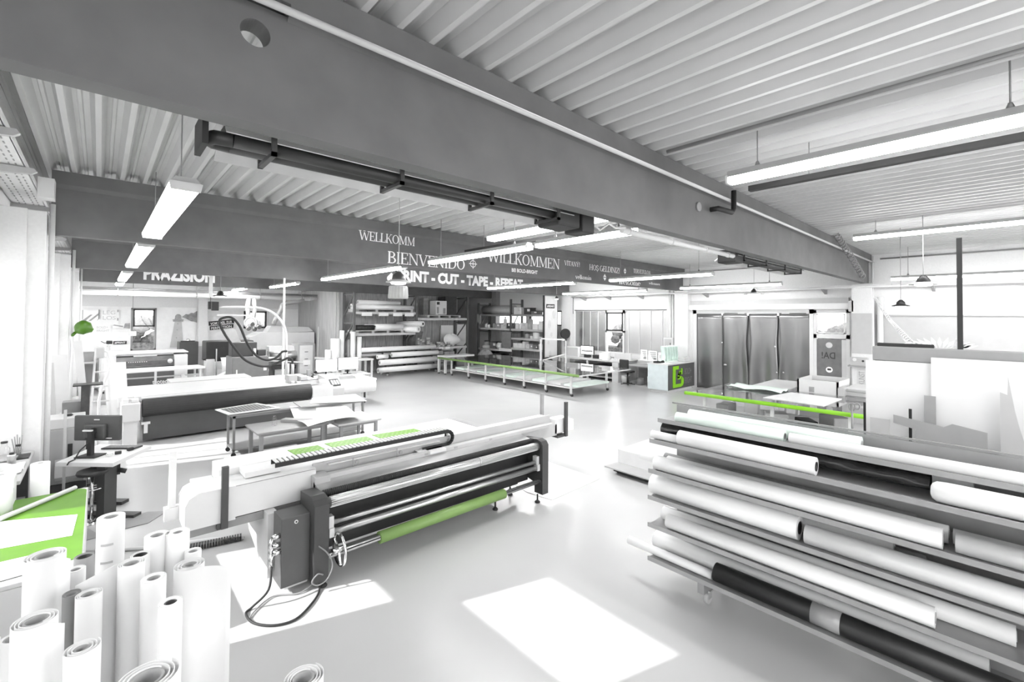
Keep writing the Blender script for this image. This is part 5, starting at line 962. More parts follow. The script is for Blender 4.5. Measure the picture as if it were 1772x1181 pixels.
# large format printers
t=thing('large_printer','big black large format printer with paper hanging out, left of the grey cabinet','printer',(3.7,20.5,0)); b=B().box(3.0,4.6,20.4,21.4,.85,1.62,bev=.04); b.out('body',BLACK,t); B().box(3.0,3.25,20.2,20.9,.25,.95).out('side_plate',LTGREY,t); b=B().grid(lambda u,v:(3.45+.45*u,20.35-.35*math.sin(PI*v*.75),1.0-.62*v+.05*math.sin(PI*v)),4,14); b.out('paper_web',PAPER,t,solid=.003)
b=B().grid(lambda u,v:(3.15+.5*u-.1*v,20.0-.5*v,.30+.25*u-.2*v*(1-u)),4,4); b.out('paper_tray',PAPER,t,solid=.01); B().box(3.05,4.5,20.6,21.2,.1,.2).out('foot_rail',BLACK,t)
for x in (3.1,4.5): B().box(x-.05,x+.05,20.7,21.1,0,.9).out('leg',DKGREY,t)
B().cyl((3.28,20.1,.2),(3.28,20.1,1.35),.02,8).out('post',WALLG,t)
t=thing('printer_cabinet','mid grey printer cabinet with a dark display on top','cabinet',(4.0,18.8,0)); B().box(3.46,4.62,18.3,19.4,0,1.14,bev=.03).out('cabinet',M('prcab_grey',.20,.45,var=.06),t); b=B().box(3.50,4.30,18.6,19.2,1.14,1.64,bev=.02); b.out('monitor_box',DKGREY,t); b=B().prism([(3.28,2.10),(3.40,2.16),(3.62,2.12),(3.80,1.66),(3.46,1.64)],18.7,18.8,'y'); b.out('screen_arm_cover',M('cover_grey',.42,.5),t); b=B().box(4.32,4.6,18.6,19.2,1.14,1.36,bev=.02); b.out('print_head_cover',DKGREY,t)
b=B().cyl((4.2,18.5,1.14),(4.2,18.5,1.42),.045,12); b.out('bottle',WHITE,t); b=B().box(4.45,4.55,18.29,18.30,.62,.78); b.box(3.58,3.62,18.29,18.30,.55,.7); b.out('label',PAPER,t); B().lathe([(.26,.0),(.28,.02),(.2,.05)],(4.9,19.0,.97),18).out('lid_disc',WALLG,t)
t=thing('roll_printer','wide printer with a silver roll and a tall grey door panel at its right','printer',(6.3,20.5,0)); b=B().box(5.35,6.45,20.7,21.7,.35,.5); b.out('frame',DARK,t); B().cyl((5.3,20.9,.95),(6.5,20.7,.95),.16,24).out('media_roll',STEEL,t); b=B().prism([(20.9,1.05),(21.4,1.15),(21.4,1.32),(21.0,1.3)],5.3,6.6,'x'); b.out('cover',LTGREY,t); B().box(5.4,6.4,21.1,21.7,.5,1.1).out('back_body',GREYT,t); B().bar((5.2,20.7,.75),(6.5,20.4,.62),.05,.05).out('front_bar',WHITE,t)
b=B().box(6.30,7.0,20.45,21.3,.03,1.42,bev=.02); b.out('door_cabinet',M('door_grey',.33,.5,var=.05),t); B().box(6.36,6.90,20.43,20.45,.12,1.34,bev=.008).out('door_panel',LTGREY,t); b=B()
for z in (1.05,.74,.45): b.box(6.56,6.70,20.42,20.43,z,z+.025)
b.out('door_slot',DARK,t); B().box(6.50,6.80,20.425,20.43,.50,.70).out('notice',PAPER,t); sans('lettering','Dauer',(6.46,20.425,1.16),(1,0,.08),(0,0,1),.07,.32,INKL,t)
for x in (5.45,6.2): B().box(x-.04,x+.04,20.8,21.4,0,.36).out('leg',DARK,t)
# white extractor hood machine
t=thing('extractor_hood','white hooded dryer with a grey flue box behind the printers','dryer',(6.4,23.6,0)); b=B().prism([(5.05,1.62),(5.25,1.68),(5.5,1.82),(7.9,1.80),(7.9,1.05),(5.1,1.05)],23.2,24.6,'y'); b.out('hood',WHITE,t); B().box(5.1,7.8,23.3,24.5,0,1.05).out('cabinet',WHITE,t); b=B().prism([(5.85,1.80),(6.05,2.12),(7.75,2.05),(8.0,1.82)],23.6,24.4,'y'); b.out('flue_box',LTGREY,t); B().box(5.0,5.03,23.18,23.2,0,1.6).out('edge_post',WALLG,t)
t=thing('fan_cluster','chrome round fan with lamps hanging under the duct by the far window','fan',(5.0,23,2.1)); b=B()
n=20; b.tube([(5.02+.24*math.cos(2*PI*k/n),22.9,2.28+.24*math.sin(2*PI*k/n)) for k in range(n)],.05,8,closed=True); b.out('fan_ring',WALLG,t)
for x,z in ((4.88,2.06),(5.12,2.02),(5.3,2.12),(5.02,2.25)): B().lathe([(.04,0),(.09,.03),(.10,.12)],(x,22.85,z),14,axis=(.3,-1,-.3)).out('lamp_cup',CHROME,t)
# white board with bright screen on the far wall, right part
tag(B().box(6.55,8.0,YF-.06,YF-.03,1.0,2.80).out('white_board',PAPER,at=(7.2,YF,1.0)),'bright white panel on the far wall behind the flexible grey hose','panel')
tag(B().cyl((7.75,22.2,0),(7.75,22.2,2.1),.035,10).out('thin_post',WALLG,at=(7.75,22.2,0)),'thin pale post in front of the store room side wall','post')
tag(B().bar((6.9,20.6,.78),(8.0,19.2,.70),.06,.10).out('white_rail',WHITE,at=(7.4,20,.75)),'white rail running from the grey door panel to the standing rolls','rail')
# ================================================================== PALLET RACK AND ROLLS (far centre)
RY0,RY1=19.15,20.25
t=thing('pallet_rack','tall steel pallet rack with two bays against the wooden store wall','rack',(11.1,19.7,0))
for x in (8.18,11.25,14.30):
    for y in (RY0,RY1): B().box(x-.05,x+.05,y-.05,y+.05,0,3.66).out('upright',RACKST,t)
    for z in (.3,2.3,3.60): B().box(x-.03,x+.03,RY0,RY1,z-.03,z+.03).out('cross_brace',RACKST,t)
    for z0,z1 in ((2.6,3.65),(1.4,2.4),(.4,1.3)): B().bar((x,RY1,z0),(x,RY0,z1),.04,.05).out('diagonal_brace',RACKST,t)
for x0,x1,zs in ((8.23,11.20,(2.82,1.86,.95)),(11.30,14.25,(2.55,1.10,.45))):
    for z in zs:
        for y in (RY0,RY1): B().box(x0,x1,y-.025,y+.025,z-.11,z).out('beam',RACKB,t)
        B().box(x0,x1,RY0+.03,RY1-.03,z-.03,z-.005).out('deck_board',SHEETG,t)
def pallet(label,x0,x1,y0,y1,z):
    t=thing('pallet',label,'pallet',((x0+x1)/2,(y0+y1)/2,z),'pallets on the rack')
    for k in range(5): y=y0+(y1-y0)*k/4.6; B().box(x0,x1,y,y+.1,z+.10,z+.125).out('top_slat',LTGREY,t)
    for k in range(4): x=x0+(x1-x0-.12)*k/3; B().box(x,x+.12,y0,y1,z,z+.10).out('block',WALLG,t)
pallet('pallet under the rolls on the top level of the left rack bay',8.3,11.1,19.2,20.1,2.82)
pallet('pallet under the rolls on the second level of the left rack bay',8.3,10.6,19.2,20.1,1.86)
b=B()
for x in (8.75,9.55,10.25,10.85):
    k=thing('level_label',{8.75:'first white label board hanging from the top rack level at left',9.55:'second white label board from the left on the top rack level',10.25:'third white label board from the left on the top rack level',10.85:'last white label board on the top rack level, near the right upright'}[x],'label board',(x,19.1,2.7),'label boards on the rack'); B().box(x-.25,x+.22,19.09,19.11,2.63,2.78).out('board',PAPER,k)
def xroll(label,x0,x1,y,z,r,m=PAPER,grp='rolls on the pallet rack',dy=0,core=CORE,name='vinyl_roll'):
    t=thing(name,label,'roll',((x0+x1)/2,y,z),grp); B().hollow((x0,y,z),(x1,y+dy,z),r,r*.5,22).out('vinyl',m,t); B().hollow((x0-.003,y,z),(x1+.003,y+dy,z),r*.5,r*.36,16).out('core',core,t); return t
xroll('long front roll on the top level of the left rack bay',8.30,11.15,19.30,3.045,.10); xroll('long roll behind the front one on the top rack level',8.28,11.0,19.52,3.04,.11,PAPER); xroll('roll lying on top of the pair on the top rack level',8.45,10.5,19.42,3.24,.10,TR); xroll('rear roll on the top rack level',8.3,10.7,19.78,3.06,.12)
q=xroll('roll with a dotted honeycomb wrap at the left of the second rack level',8.28,9.15,19.30,2.11,.115,MT['black_honeycomb']); q.children[0].data.materials[0]=M('dotted_wrap',.78,.5,var=.02); b=B()
for k in range(9): a=-1.9+.32*(k%3); x=8.45+.09*k; b.cyl((x,19.30+.117*math.sin(a-.2)*1.0,2.11+.117*math.cos(a)*-1.0*0+.05*((k%3)-1)),(x,19.30-.119,2.11+.05*((k%3)-1)),.026,10)
b.out('black_dot',BLACK,q)
xroll('white roll right of the dotted one on the second rack level',9.2,10.6,19.32,2.13,.14); xroll('white roll behind on the second rack level',8.9,10.9,19.65,2.12,.13)
for n,(x0,y0,z0,x1,y1,z1,r,lb) in enumerate(((10.45,20.0,2.02,11.12,18.70,2.02,.15,'white roll pointing at the viewer, right end of the second rack level'),(10.75,20.05,2.27,11.35,18.70,2.27,.13,'roll with a dark core on top of the viewer pointing one'))):
    t=thing('vinyl_roll',lb,'roll',((x0+x1)/2,(y0+y1)/2,z0),'rolls on the pallet rack'); B().hollow((x0,y0,z0),(x1,y1,z1),r,r*.45,24).out('vinyl',PAPER if n==0 else TR,t); B().hollow((x0,y0,z0),Vector((x1,y1,z1))+(Vector((x1,y1,z1))-Vector((x0,y0,z0))).normalized()*.006,r*.45,r*.25,18).out('core',CORE if n==0 else BLACK,t)
# roll stand in front of the rack
t=thing('roll_stand','low rolling stand with four long horizontal white rolls before the rack','roll stand',(10.6,18.8,0))
for x in (9.4,11.9): 
    b=B().bar((x,18.45,.12),(x,19.05,1.25),.06,.06); b.box(x-.03,x+.03,18.3,19.1,.10,.16); b.out('side_frame',DKGREY,t)
    for y in (18.42,18.98): B().cyl((x-.02,y,.05),(x+.02,y,.05),.05,14).out('caster',WHITE,t)
for z,y in ((.30,18.48),(.58,18.62),(.86,18.78),(1.13,18.93)): B().box(9.2,12.6,y+.02,y+.06,z-.14,z-.11).out('cross_bar',DARK,t)
xroll('lowest roll of the low roll stand',8.95,12.3,18.40,.27,.115,grp='rolls on the roll stand',dy=.02); xroll('second roll from below on the low roll stand',9.1,12.0,18.55,.58,.125,grp='rolls on the roll stand',dy=.02); xroll('third roll from below on the low roll stand, with a pale end',9.75,12.2,18.70,.88,.11,grp='rolls on the roll stand',dy=.02); xroll('topmost long roll of the low roll stand',8.4,12.2,18.93,1.14,.105,grp='rolls on the roll stand',dy=.02); xroll('short thick roll left of the third one on the roll stand',9.05,9.55,18.70,.83,.10,grp='rolls on the roll stand')
# rolls standing upright left of the rack
for n,(x,y,r,h,lb) in enumerate(((7.10,19.2,.12,1.20,'short white roll, leftmost of those standing by the rack'),(7.42,19.25,.19,1.66,'thick white roll standing second from left by the rack'),(7.72,19.3,.10,2.0,'tall thin white roll standing by the store corner'),(7.95,19.1,.07,1.60,'thin grey tube standing beside the rack upright'),(8.06,18.95,.10,1.95,'tall white roll standing before the rack upright'),(8.34,18.95,.10,1.72,'white roll standing right of the rack upright'),(7.25,18.85,.08,1.05,'low slim roll standing in front of the thick one'))):
    t=thing('vinyl_roll',lb,'roll',(x,y,0),'rolls standing upright by the rack'); B().hollow((x,y,0),(x,y,h),r,r*.5,22).out('vinyl',PAPER if n!=3 else GREYT,t); B().hollow((x,y,0),(x,y,h+.003),r*.5,r*.35,14).out('core',CORE,t)
# goods in the right rack bay
t=thing('appliance','white appliance with two dark vents on the upper right rack level','appliance',(12.75,19.5,2.7)); B().box(12.45,13.10,19.3,19.9,2.72,3.42,bev=.02).out('body',WHITE,t); b=B().box(12.50,12.62,19.29,19.30,2.78,3.1); b.box(12.88,13.02,19.29,19.30,2.76,3.05); b.out('vent',MIDGREY,t); B().box(12.5,12.66,19.29,19.30,3.22,3.36).out('display',DARK,t)
pallet('small pallet under the white appliance on the right rack bay',11.9,13.9,19.2,20.1,2.57)
tag(B().box(13.15,13.85,19.5,20.2,2.70,3.65).out('dark_board',M('board_dark',.05,.6,var=.2),at=(13.5,19.8,2.7)),'dark board standing right of the white appliance','board')
tag(B().box(12.1,12.4,19.9,20.3,2.70,3.55).out('brown_board',M('board_brown',.22,.7,var=.2),at=(12.2,20,2.7)),'brown board standing left of the white appliance','board')
random.seed(5)
for n in range(12):
    x=11.45+.20*n; h=random.choice((.28,.34,.42,.24,.5)); h=max(.2,h-.02*n); lb='%s tape roll pile on the lower right rack level, %s'%(('squat','pale','tall','grey','narrow','short')[n%6],('at the left end','second from left','third from left','left of the middle','fifth from left','just before the middle','just past the middle','right of the middle','fourth from right','third from right','second from right','at the right end')[n])
    y=19.35+.1*(n%3); t=thing('tape_stack',lb,'tape rolls',(x,y,1.10),'tape stacks on the rack')
    k=0; z=1.10
    while z<1.10+h-.02: B().hollow((x,y,z),(x,y,z+.075),.095,.045,18).out('tape_roll',[M('tape_pale',.5,.6,var=.1),M('tape_mid',.32,.6,var=.1),LTGREY][(n+k)%3],t); z+=.08; k+=1
for x,lb in ((12.65,'left white price card on the lower right rack level'),(13.05,'right white price card on the lower right rack level')): tag(B().box(x-.13,x+.13,19.10,19.115,.98,1.10).out('price_card',PAPER,at=(x,19.1,1.0)),lb,'card')
for n,(x0,x1,z,h,lb) in enumerate(((11.6,12.2,.45,.42,'carton at the left on the bottom right rack level'),(12.3,12.9,.45,.45,'carton in the middle of the bottom right rack level'),(13.0,13.6,.45,.38,'carton at the right on the bottom right rack level'))):
    t=thing('carton',lb,'carton',((x0+x1)/2,19.6,z),'cartons on the rack'); B().box(x0,x1,19.3,19.95,z,z+h,bev=.004).out('box',CARD,t); B().box(x0+.26,x1-.26,19.295,19.955,z+h*.4,z+h+.002).out('packing_tape',M('tape_brown',.3,.4,var=.05),t)
t=thing('foil_bag','crumpled white bag bundle leaning at the right end of the rack','bag',(13.6,19.45,1.10)); b=B(); b.grid(lambda u,v:(13.55+.42*math.sin(PI*u)*math.cos(2*PI*v)*(1+.25*math.sin(5*v*PI)),19.45+.18*math.sin(PI*u)*math.sin(2*PI*v),1.44-.30*math.cos(PI*u)+.05*math.sin(9*v+4*u)),14,24); b.out('bag',PAPER,t)
tag(B().box(13.45,14.22,20.3,20.38,0,2.15).out('white_board_sheet',PAPER,at=(13.9,20.3,1.1)),'white torn sheet behind the right rack bay','sheet')
tag(B().box(14.40,15.15,20.2,20.28,0,2.2).out('white_door_board',PAPER,at=(14.8,20.2,.0)),'tall white panel between the two racks','panel')
tag(B().prism([(11.40,1.10),(11.9,1.10),(12.1,1.85),(11.9,1.9),(11.5,1.6),(11.40,1.4)],19.9,20.15,'y').out('grey_bundle',M('bundle_grey',.22,.8,var=.3),at=(11.7,20.2,1.0)),'grey bundle hanging behind the viewer pointing rolls','bundle')
# ================================================================== SHELF RACK ALONG THE RIGHT WALL
t=thing('shelf_rack','dark steel shelf rack along the right wall under the row of windows','rack',(16.2,17.5,0))
for y in (14.95,17.4,20.1):
    for x in (15.8,16.6): B().box(x-.045,x+.045,y-.045,y+.045,0,3.55 if y<20 else 3.4).out('upright',RACKST,t)
    for z in (.4,1.8,3.3): B().box(15.8,16.6,y-.02,y+.02,z-.02,z+.02).out('cross_brace',RACKST,t)
    B().bar((15.8,y,1.9),(16.6,y,3.2),.04,.04).out('diagonal_brace',RACKST,t)
for y0,y1,zs in ((15.0,17.35,(2.76,2.02,1.56,1.05)),(17.45,20.05,(2.76,2.02,.90,.3))):
    for z in zs:
        for x in (15.8,16.6): B().box(x-.025,x+.025,y0,y1,z-.10,z).out('beam',RACKB if z<2.5 else MIDGREY,t)
        B().box(15.82,16.58,y0,y1,z-.03,z-.004).out('shelf_board',SHEETG,t)
b=B(); 
t=thing('packaging_roll','big roll of grey bubble wrap on the top left of the shelf rack','roll',(16.1,19.0,2.9)); B().cyl((16.15,20.0,3.0),(16.15,17.5,3.0),.24,26).out('bubble_wrap',M('bubble_wrap',.42,.3,var=.15,scale=30,bump=.6),t); b=B().grid(lambda u,v:(15.68+.05*u,20.15-.35*u,2.75-.5*v+.06*math.sin(7*u)),6,6); b.out('loose_end',M('bubble_wrap',.42,.3),t,solid=.01)
SB=[M('sb0',.72,.6,var=.05),M('sb1',.40,.6,var=.1),M('sb2',.16,.6,var=.1),M('sb3',.06,.6,var=.1),M('sb4',.85,.6,var=.03)]
NA=['white','grey','dark grey','black','bright white']
WH={2.76:'top shelf',2.02:'upper middle shelf',1.56:'middle shelf',1.05:'lower shelf',.90:'lower left shelf',.3:'bottom left shelf'}
def goods(kind,y,z,w,h,mi,where,d=.35,x=15.85):
    lb='%s %s, %s, %s'%(NA[mi],kind,WH[z],where); 
    t=thing(kind.replace(' ','_'),lb,kind,(x+d/2,y,z),'goods on the shelf rack')
    if kind in('carton','flat case','crate'):
        B().box(x,x+d,y-w/2,y+w/2,z,z+h,bev=.006).out('body',SB[mi],t); B().box(x-.004,x+.0,y-w/2+.03,y-w/2+.03+w*.4,z+h*.45,z+h*.8).out('label',PAPER if mi else INKL,t)
        if kind=='crate': B().box(x-.012,x+d+.01,y-w/2-.01,y+w/2+.01,z+h-.03,z+h).out('rim',SB[min(mi+1,3)],t)
    elif kind in ('tin','jar','bottle'):
        B().lathe([(w/2*.96,z),(w/2,z+.01),(w/2,z+h*.75),(w/2*(.9 if kind!='bottle' else .35),z+h*.82),(w/2*(.9 if kind!='bottle' else .3),z+h*.86)],(x+w/2,y,0),18).out('body',SB[mi],t); B().lathe([(w/2*(.95 if kind!='bottle' else .4),z+h*.86),(w/2*(.95 if kind!='bottle' else .4),z+h)],(x+w/2,y,0),16).out('lid',SB[(mi+2)%4],t)
    else:
        B().cyl((x+.05,y-w/2,z+h/2),(x+.05,y+w/2,z+h/2),h/2,18).out('body',SB[mi],t)
G=goods
G('carton',16.95,2.76,.55,.36,0,'just right of the middle upright',.5); G('crate',16.25,2.76,.45,.34,3,'right of the white carton',.4); G('flat case',15.75,2.76,.4,.16,2,'near the right end',.4)
G('crate',18.0,2.02,.9,.28,2,'left of the middle upright',.4,16.1); G('jar',19.6,2.02,.18,.26,0,'at the far left end'); G('tin',19.38,2.02,.16,.20,0,'second from the left end'); G('bottle',18.9,2.02,.15,.3,1,'third from the left'); G('crate',18.55,2.02,.35,.24,1,'left of the pale pump'); G('carton',18.05,2.02,.4,.22,0,'in front of the dark crate',.25); G('bottle',18.15,2.02,.2,.62,0,'tall one before the dark crate',x=15.98)
G('carton',17.65,2.02,.25,.30,3,'at the middle upright'); G('carton',17.0,2.02,.22,.26,4,'first right of the middle upright',.3); G('carton',16.72,2.02,.12,.30,4,'narrow, second right of the middle upright',.3); G('carton',16.5,2.02,.24,.32,0,'third right of the middle upright',.3); G('bottle',16.15,2.02,.28,.62,1,'tall, with a funnel top'); G('carton',15.68,2.02,.36,.26,4,'low, right of the funnel bottle',.35); G('carton',15.22,2.02,.42,.42,4,'big one at the right end',.4)
G('tin',16.35,1.56,.28,.26,1,'left of the white jug'); G('jar',16.0,1.56,.16,.16,0,'between the tin and the jug'); G('bottle',15.75,1.56,.36,.40,4,'big jug near the right'); G('carton',15.35,1.56,.2,.12,0,'small at the right end')
for k,(y,w,h,m) in enumerate(((17.1,.34,.24,4),(16.75,.30,.22,4),(16.5,.16,.34,4),(16.2,.22,.22,0),(15.95,.2,.2,1),(15.6,.2,.16,2),(15.35,.16,.26,0),(15.15,.14,.22,4))): G('carton',y,1.05,w,h,m,('first','second','third, tallest','fourth','fifth','sixth','seventh','last')[k]+' from the middle upright to the right',.3)
G('jar',19.6,.90,.3,.40,1,'at the far left'); G('carton',19.55,.90,.4,.14,4,'flat one under the far left jar',.2,15.82); G('crate',18.9,.90,.5,.36,2,'left of the drum roll',.4); G('tape drum',18.3,.90,.35,.36,4,'lying left of the grey board'); G('carton',17.75,.90,.3,.2,1,'at the middle upright',.3)
G('crate',19.2,.3,.8,.35,2,'leftmost',.5); G('crate',18.2,.3,.5,.3,1,'right one',.5)
tag(B().box(15.70,15.74,17.3,18.0,1.0,1.85).out('felt_board',M('panel_grey',.25,.7,var=.1),at=(15.72,17.6,1.0)),'grey felt panel hanging before the shelf rack middle','panel')
tag(B().box(15.68,15.70,17.2,18.2,.83,.98).out('shelf_label',PAPER,at=(15.69,17.7,.9)),'white label strip under the grey felt panel','label')
t=thing('bag_heap','transparent bag heap under the shelf rack behind the glass table','bag',(15.36,18.8,0)); B().grid(lambda u,v:(15.36+.30*math.sin(PI*u)*math.cos(2*PI*v),18.9+.6*math.sin(PI*u)*math.sin(2*PI*v),.42-.42*math.cos(PI*u)+.05*math.sin(11*v+5*u)),14,24).out('bag',M('bag_film',.45,.3,var=.2),t)
# poster board at the end of the shelf rack
t=thing('poster_board','pale upright poster board with fruit sketches at the end of the shelf rack','board',(15.7,14.4,0)); B().box(15.15,16.02,14.38,14.42,0,3.62).out('panel',M('poster_pale',.66,.6,var=.06,scale=2),t); B().box(15.10,15.16,14.36,14.44,0,3.64).out('edge_profile',DARK,t); b=B().box(15.27,15.82,14.365,14.38,3.05,3.24); b.out('sign_plate',BLACK,t); sans('lettering','#VERSAND',(15.31,14.36,3.10),(1,0,0),(0,0,1),.09,.46,LETTER,t,.02)
for cx,cz,rx,rz in ((15.48,2.30,.11,.20),(15.62,1.82,.08,.11),(15.42,1.45,.07,.09),(15.80,2.75,.13,.2),(15.55,.95,.09,.1)):
    b=B(); n=20; A=[b.m.verts.new((cx+rx*math.cos(2*PI*k/n),14.374,cz+rz*math.sin(2*PI*k/n))) for k in range(n)]; b.m.faces.new(A); b.out('fruit_sketch',INKL,t)
t=thing('wall_fan','black round fan on a stand by the column right of the poster board','fan',(16.4,14.25,1.3)); b=B().cyl((16.40,14.2,0),(16.40,14.2,1.75),.04,10); b.out('pole',DARK,t); B().cyl((16.36,14.12,1.85),(16.40,14.22,1.85),.24,24).out('fan_head',BLACK,t)
part(B().box(16.62,16.64,13.9,13.92,2.8,3.58).out('pull_cord',DARK,r_rail),'thin dark hanging cord')
# ================================================================== WINDOW DESKS
t=thing('packing_desk','long pale packing desk with open shelves below the window band','desk',(16.0,12.3,0)); B().box(15.5,16.9,10.55,13.9,.80,.85,bev=.005).out('desktop',WALLG,t); B().box(15.5,16.85,10.6,10.9,0,.80).out('side_cabinet',LTGREY,t); B().box(15.55,15.6,12.2,13.8,.56,.60).out('front_rail',WHITE,t); B().box(15.6,16.8,10.9,13.8,.12,.16).out('lower_shelf',WALLG,t); B().box(15.6,16.8,12.3,13.8,.50,.54).out('shelf',WALLG,t)
for y in (12.2,13.8): B().box(15.53,15.60,y-.03,y+.03,0,.80).out('leg',WHITE,t)
B().box(15.8,16.6,11.1,12.1,.16,.62,bev=.02).out('dark_drawer_unit',DARK,t)
def desk_item(n,lb,cat,x0,x1,y0,y1,z0,z1,m,bev=.01): return tag(B().box(x0,x1,y0,y1,z0,z1,bev=bev).out(n,m,at=((x0+x1)/2,(y0+y1)/2,z0)),lb,cat)
t=thing('white_cabinet','white box cabinet at the left end of the packing desk','cabinet',(16.2,13.4,.85)); B().box(15.9,16.5,13.0,13.8,.85,1.28,bev=.01).out('body',WHITE,t); B().box(15.895,15.90,13.02,13.78,.87,1.26).out('door',WALLG,t)
t=thing('monitor','dark monitor with a bright picture on the packing desk','monitor',(16.1,12.6,.85)); B().box(16.05,16.10,12.25,12.98,.97,1.38,bev=.008).out('housing',BLACK,t); B().box(16.045,16.05,12.28,12.95,1.0,1.35).out('screen',SCREEN,t); b=B().box(16.04,16.045,12.3,12.93,1.1,1.18); b.out('screen_picture',INK,t); B().box(16.0,16.2,12.5,12.75,.85,.97).out('stand',BLACK,t)
for k,(y,w,h,m,lb) in enumerate(((12.05,.28,.16,DARK,'black tape gun on the packing desk right of the monitor'),(11.75,.2,.25,PAPER,'white carton standing on the packing desk right of the black tape gun'),(11.55,.3,.14,BLACK,'black scale on the packing desk right of the white carton'),(11.35,.2,.12,GREYT,'grey dispenser on the packing desk near its middle'))): desk_item('desk_item',lb,'desk item',15.9,16.15,y-w/2,y+w/2,.85,.85+h,m)
t=thing('white_bucket','white round container on the front edge of the packing desk','container',(15.7,11.4,.85)); B().lathe([(.17,.85),(.18,.87),(.18,1.16),(.185,1.17)],(15.72,11.35,0),22).out('body',PAPER,t); B().lathe([(.186,1.17),(.186,1.19)],(15.72,11.35,0),22).out('lid',WHITE,t)
t=thing('small_parts_tray','tray of small white parts on the packing desk','tray',(15.8,10.9,.85)); B().box(15.6,15.9,10.6,11.1,.85,.90).out('tray',LTGREY,t)
for k in range(4): B().box(15.65,15.72,10.64+.11*k,10.72+.11*k,.90,.96).out('part',WHITE,t)
desk_item('screen_board','grey board standing at the right end of the packing desk','board',16.4,16.44,10.6,11.4,.85,1.12,LTGREY,0)
t=thing('drum','grey drum with a dark disc left of the packing desk','drum',(15.3,13.9,0)); B().cyl((15.3,13.95,0),(15.3,13.95,.88),.2,20).out('drum',MIDGREY,t); B().cyl((14.8,13.9,.55),(14.95,13.95,.55),.28,24).out('disc',BLACK,t)
t=thing('office_desk','grey desk with shelves of papers right of the packing desk','desk',(16.2,9.6,0)); B().box(15.6,16.85,9.0,10.35,.70,.74).out('desktop',MIDGREY,t); B().box(16.5,16.85,9.0,10.3,.0,.70).out('back_panel',GREYT,t); b=B().box(15.65,15.7,9.05,9.1,0,.7); b.out('leg',DARK,t); B().box(15.65,15.7,10.25,10.3,0,.7).out('leg',DARK,t); B().box(16.45,16.85,8.95,10.3,.86,.90).out('upper_shelf',WHITE,t); B().box(16.6,16.64,8.95,10.3,.74,.88).out('upper_shelf_support',WHITE,t)
t=thing('office_chair','black office chair seat at the grey desk','chair',(15.3,10.0,0)); B().box(15.15,15.55,9.85,10.3,.48,.56,bev=.03).out('seat',BLACK,t); B().box(15.12,15.2,9.9,10.3,.6,1.0,bev=.03).out('backrest',BLACK,t); B().cyl((15.35,10.05,.08),(15.35,10.05,.48),.03,10).out('column',DARK,t); b=B()
for k in range(5): b.bar((15.35,10.05,.06),(15.35+.28*math.cos(k*1.257),10.05+.28*math.sin(k*1.257),.04),.04,.03)
b.out('foot_star',DARK,t)
for k,(y0,y1,z0,z1,lb) in enumerate(((9.95,10.25,.92,1.32,'left sheet of printed notes pinned behind the grey desk'),(9.5,9.9,.92,1.30,'middle sheet of printed notes behind the grey desk'),(9.0,9.45,.98,1.25,'row of pale switch boxes right of the printed notes'))):
    t=thing('notice_board' if k<2 else 'switch_panel',lb,'notice' if k<2 else 'switch panel',(16.6,(y0+y1)/2,z0)); B().box(16.58,16.62,y0,y1,.90,z1).out('board',PAPER,t); b=B()
    if k<2:
        for r in range(4): b.box(16.572,16.58,y0+.05,y1-.08-.03*r,z1-.09-.07*r,z1-.06-.07*r)
        b.box(16.572,16.58,y0+.04,y0+.16,z0+.02,z0+.10); b.out('print',INK,t)
    else:
        for r in range(3): b.box(16.565,16.58,y0+.05+.13*r,y0+.14+.13*r,z0+.04,z0+.18)
        b.out('switch',LTGREY,t)
for n,(x,y,r,h,m,lb) in enumerate(((15.8,10.45,.17,.30,LTGREY,'pale round bin under the desks, leftmost of three'),(15.75,9.75,.13,.26,MIDGREY,'tilted grey bucket under the grey desk'),(15.6,9.15,.17,.38,LTGREY,'pale bucket beside the counter'))):
    t=thing('bucket',lb,'bucket',(x,y,0),'buckets by the desks'); B().hollow((x,y,0),(x,y,h),r,r*.9,20).out('body',m,t); B().cyl((x,y,.0),(x,y,.02),r*.9,18).out('bottom',m,t); B().hollow((x,y,h-.02),(x,y,h+.005),r*1.06,r*.92,20).out('rim',m,t)
t=thing('fuse_box','pale electric box on the column beside the gate','electric box',(16.75,9.05,1.45)); B().box(16.62,16.78,8.85,9.25,1.42,1.85,bev=.01).out('box',LTGREY,t); B().box(16.61,16.62,8.90,9.20,1.47,1.80).out('door',WALLG,t); B().box(16.60,16.61,8.93,8.96,1.58,1.66).out('latch',DARK,t)
# ================================================================== RECEPTION COUNTER
t=thing('counter','dark grey counter with a big green letter logo before the gate','counter',(15.5,8.35,0))
B().box(14.66,16.62,7.98,8.75,.10,.98).out('body',M('counter_dark',.095,.5,var=.06),t); B().box(14.63,14.66,7.98,8.75,.10,.98).out('end_panel',M('counter_end',(.58,.64,.65),.4,var=.05),t); B().box(14.60,16.6,7.94,8.80,.98,1.02,bev=.004).out('countertop',M('counter_top',.62,.35,var=.03),t); B().box(14.72,16.5,8.02,8.7,0,.10).out('plinth',WHITE,t)
def logo(t,x,z,h,y):
    s=h/1.0; b=B()
    for P in ([(0,0),(.16,0),(.16,1),(0,1)],[(.16,.84),(.36,.84),(.36,1),(.16,1)],[(.42,.58),(.60,.58),(.60,.86),(.52,.86),(.52,.74),(.42,.74)],[(.30,.42),(.30,.56),(.50,.56),(.50,.68),(.42,.74),(.40,.74),(.40,.42)],[(.16,0),(.52,0),(.52,.15),(.16,.15)],[(.50,.0),(.62,.05),(.68,.16),(.68,.36),(.60,.46),(.52,.50),(.52,.14)],[(.30,.36),(.56,.36),(.56,.50),(.30,.50)]):
        b.prism([(x+p[0]*s*1.5,z+p[1]*s) for p in P],y-.022,y,'y')
    b.out('logo',GREENB,t)
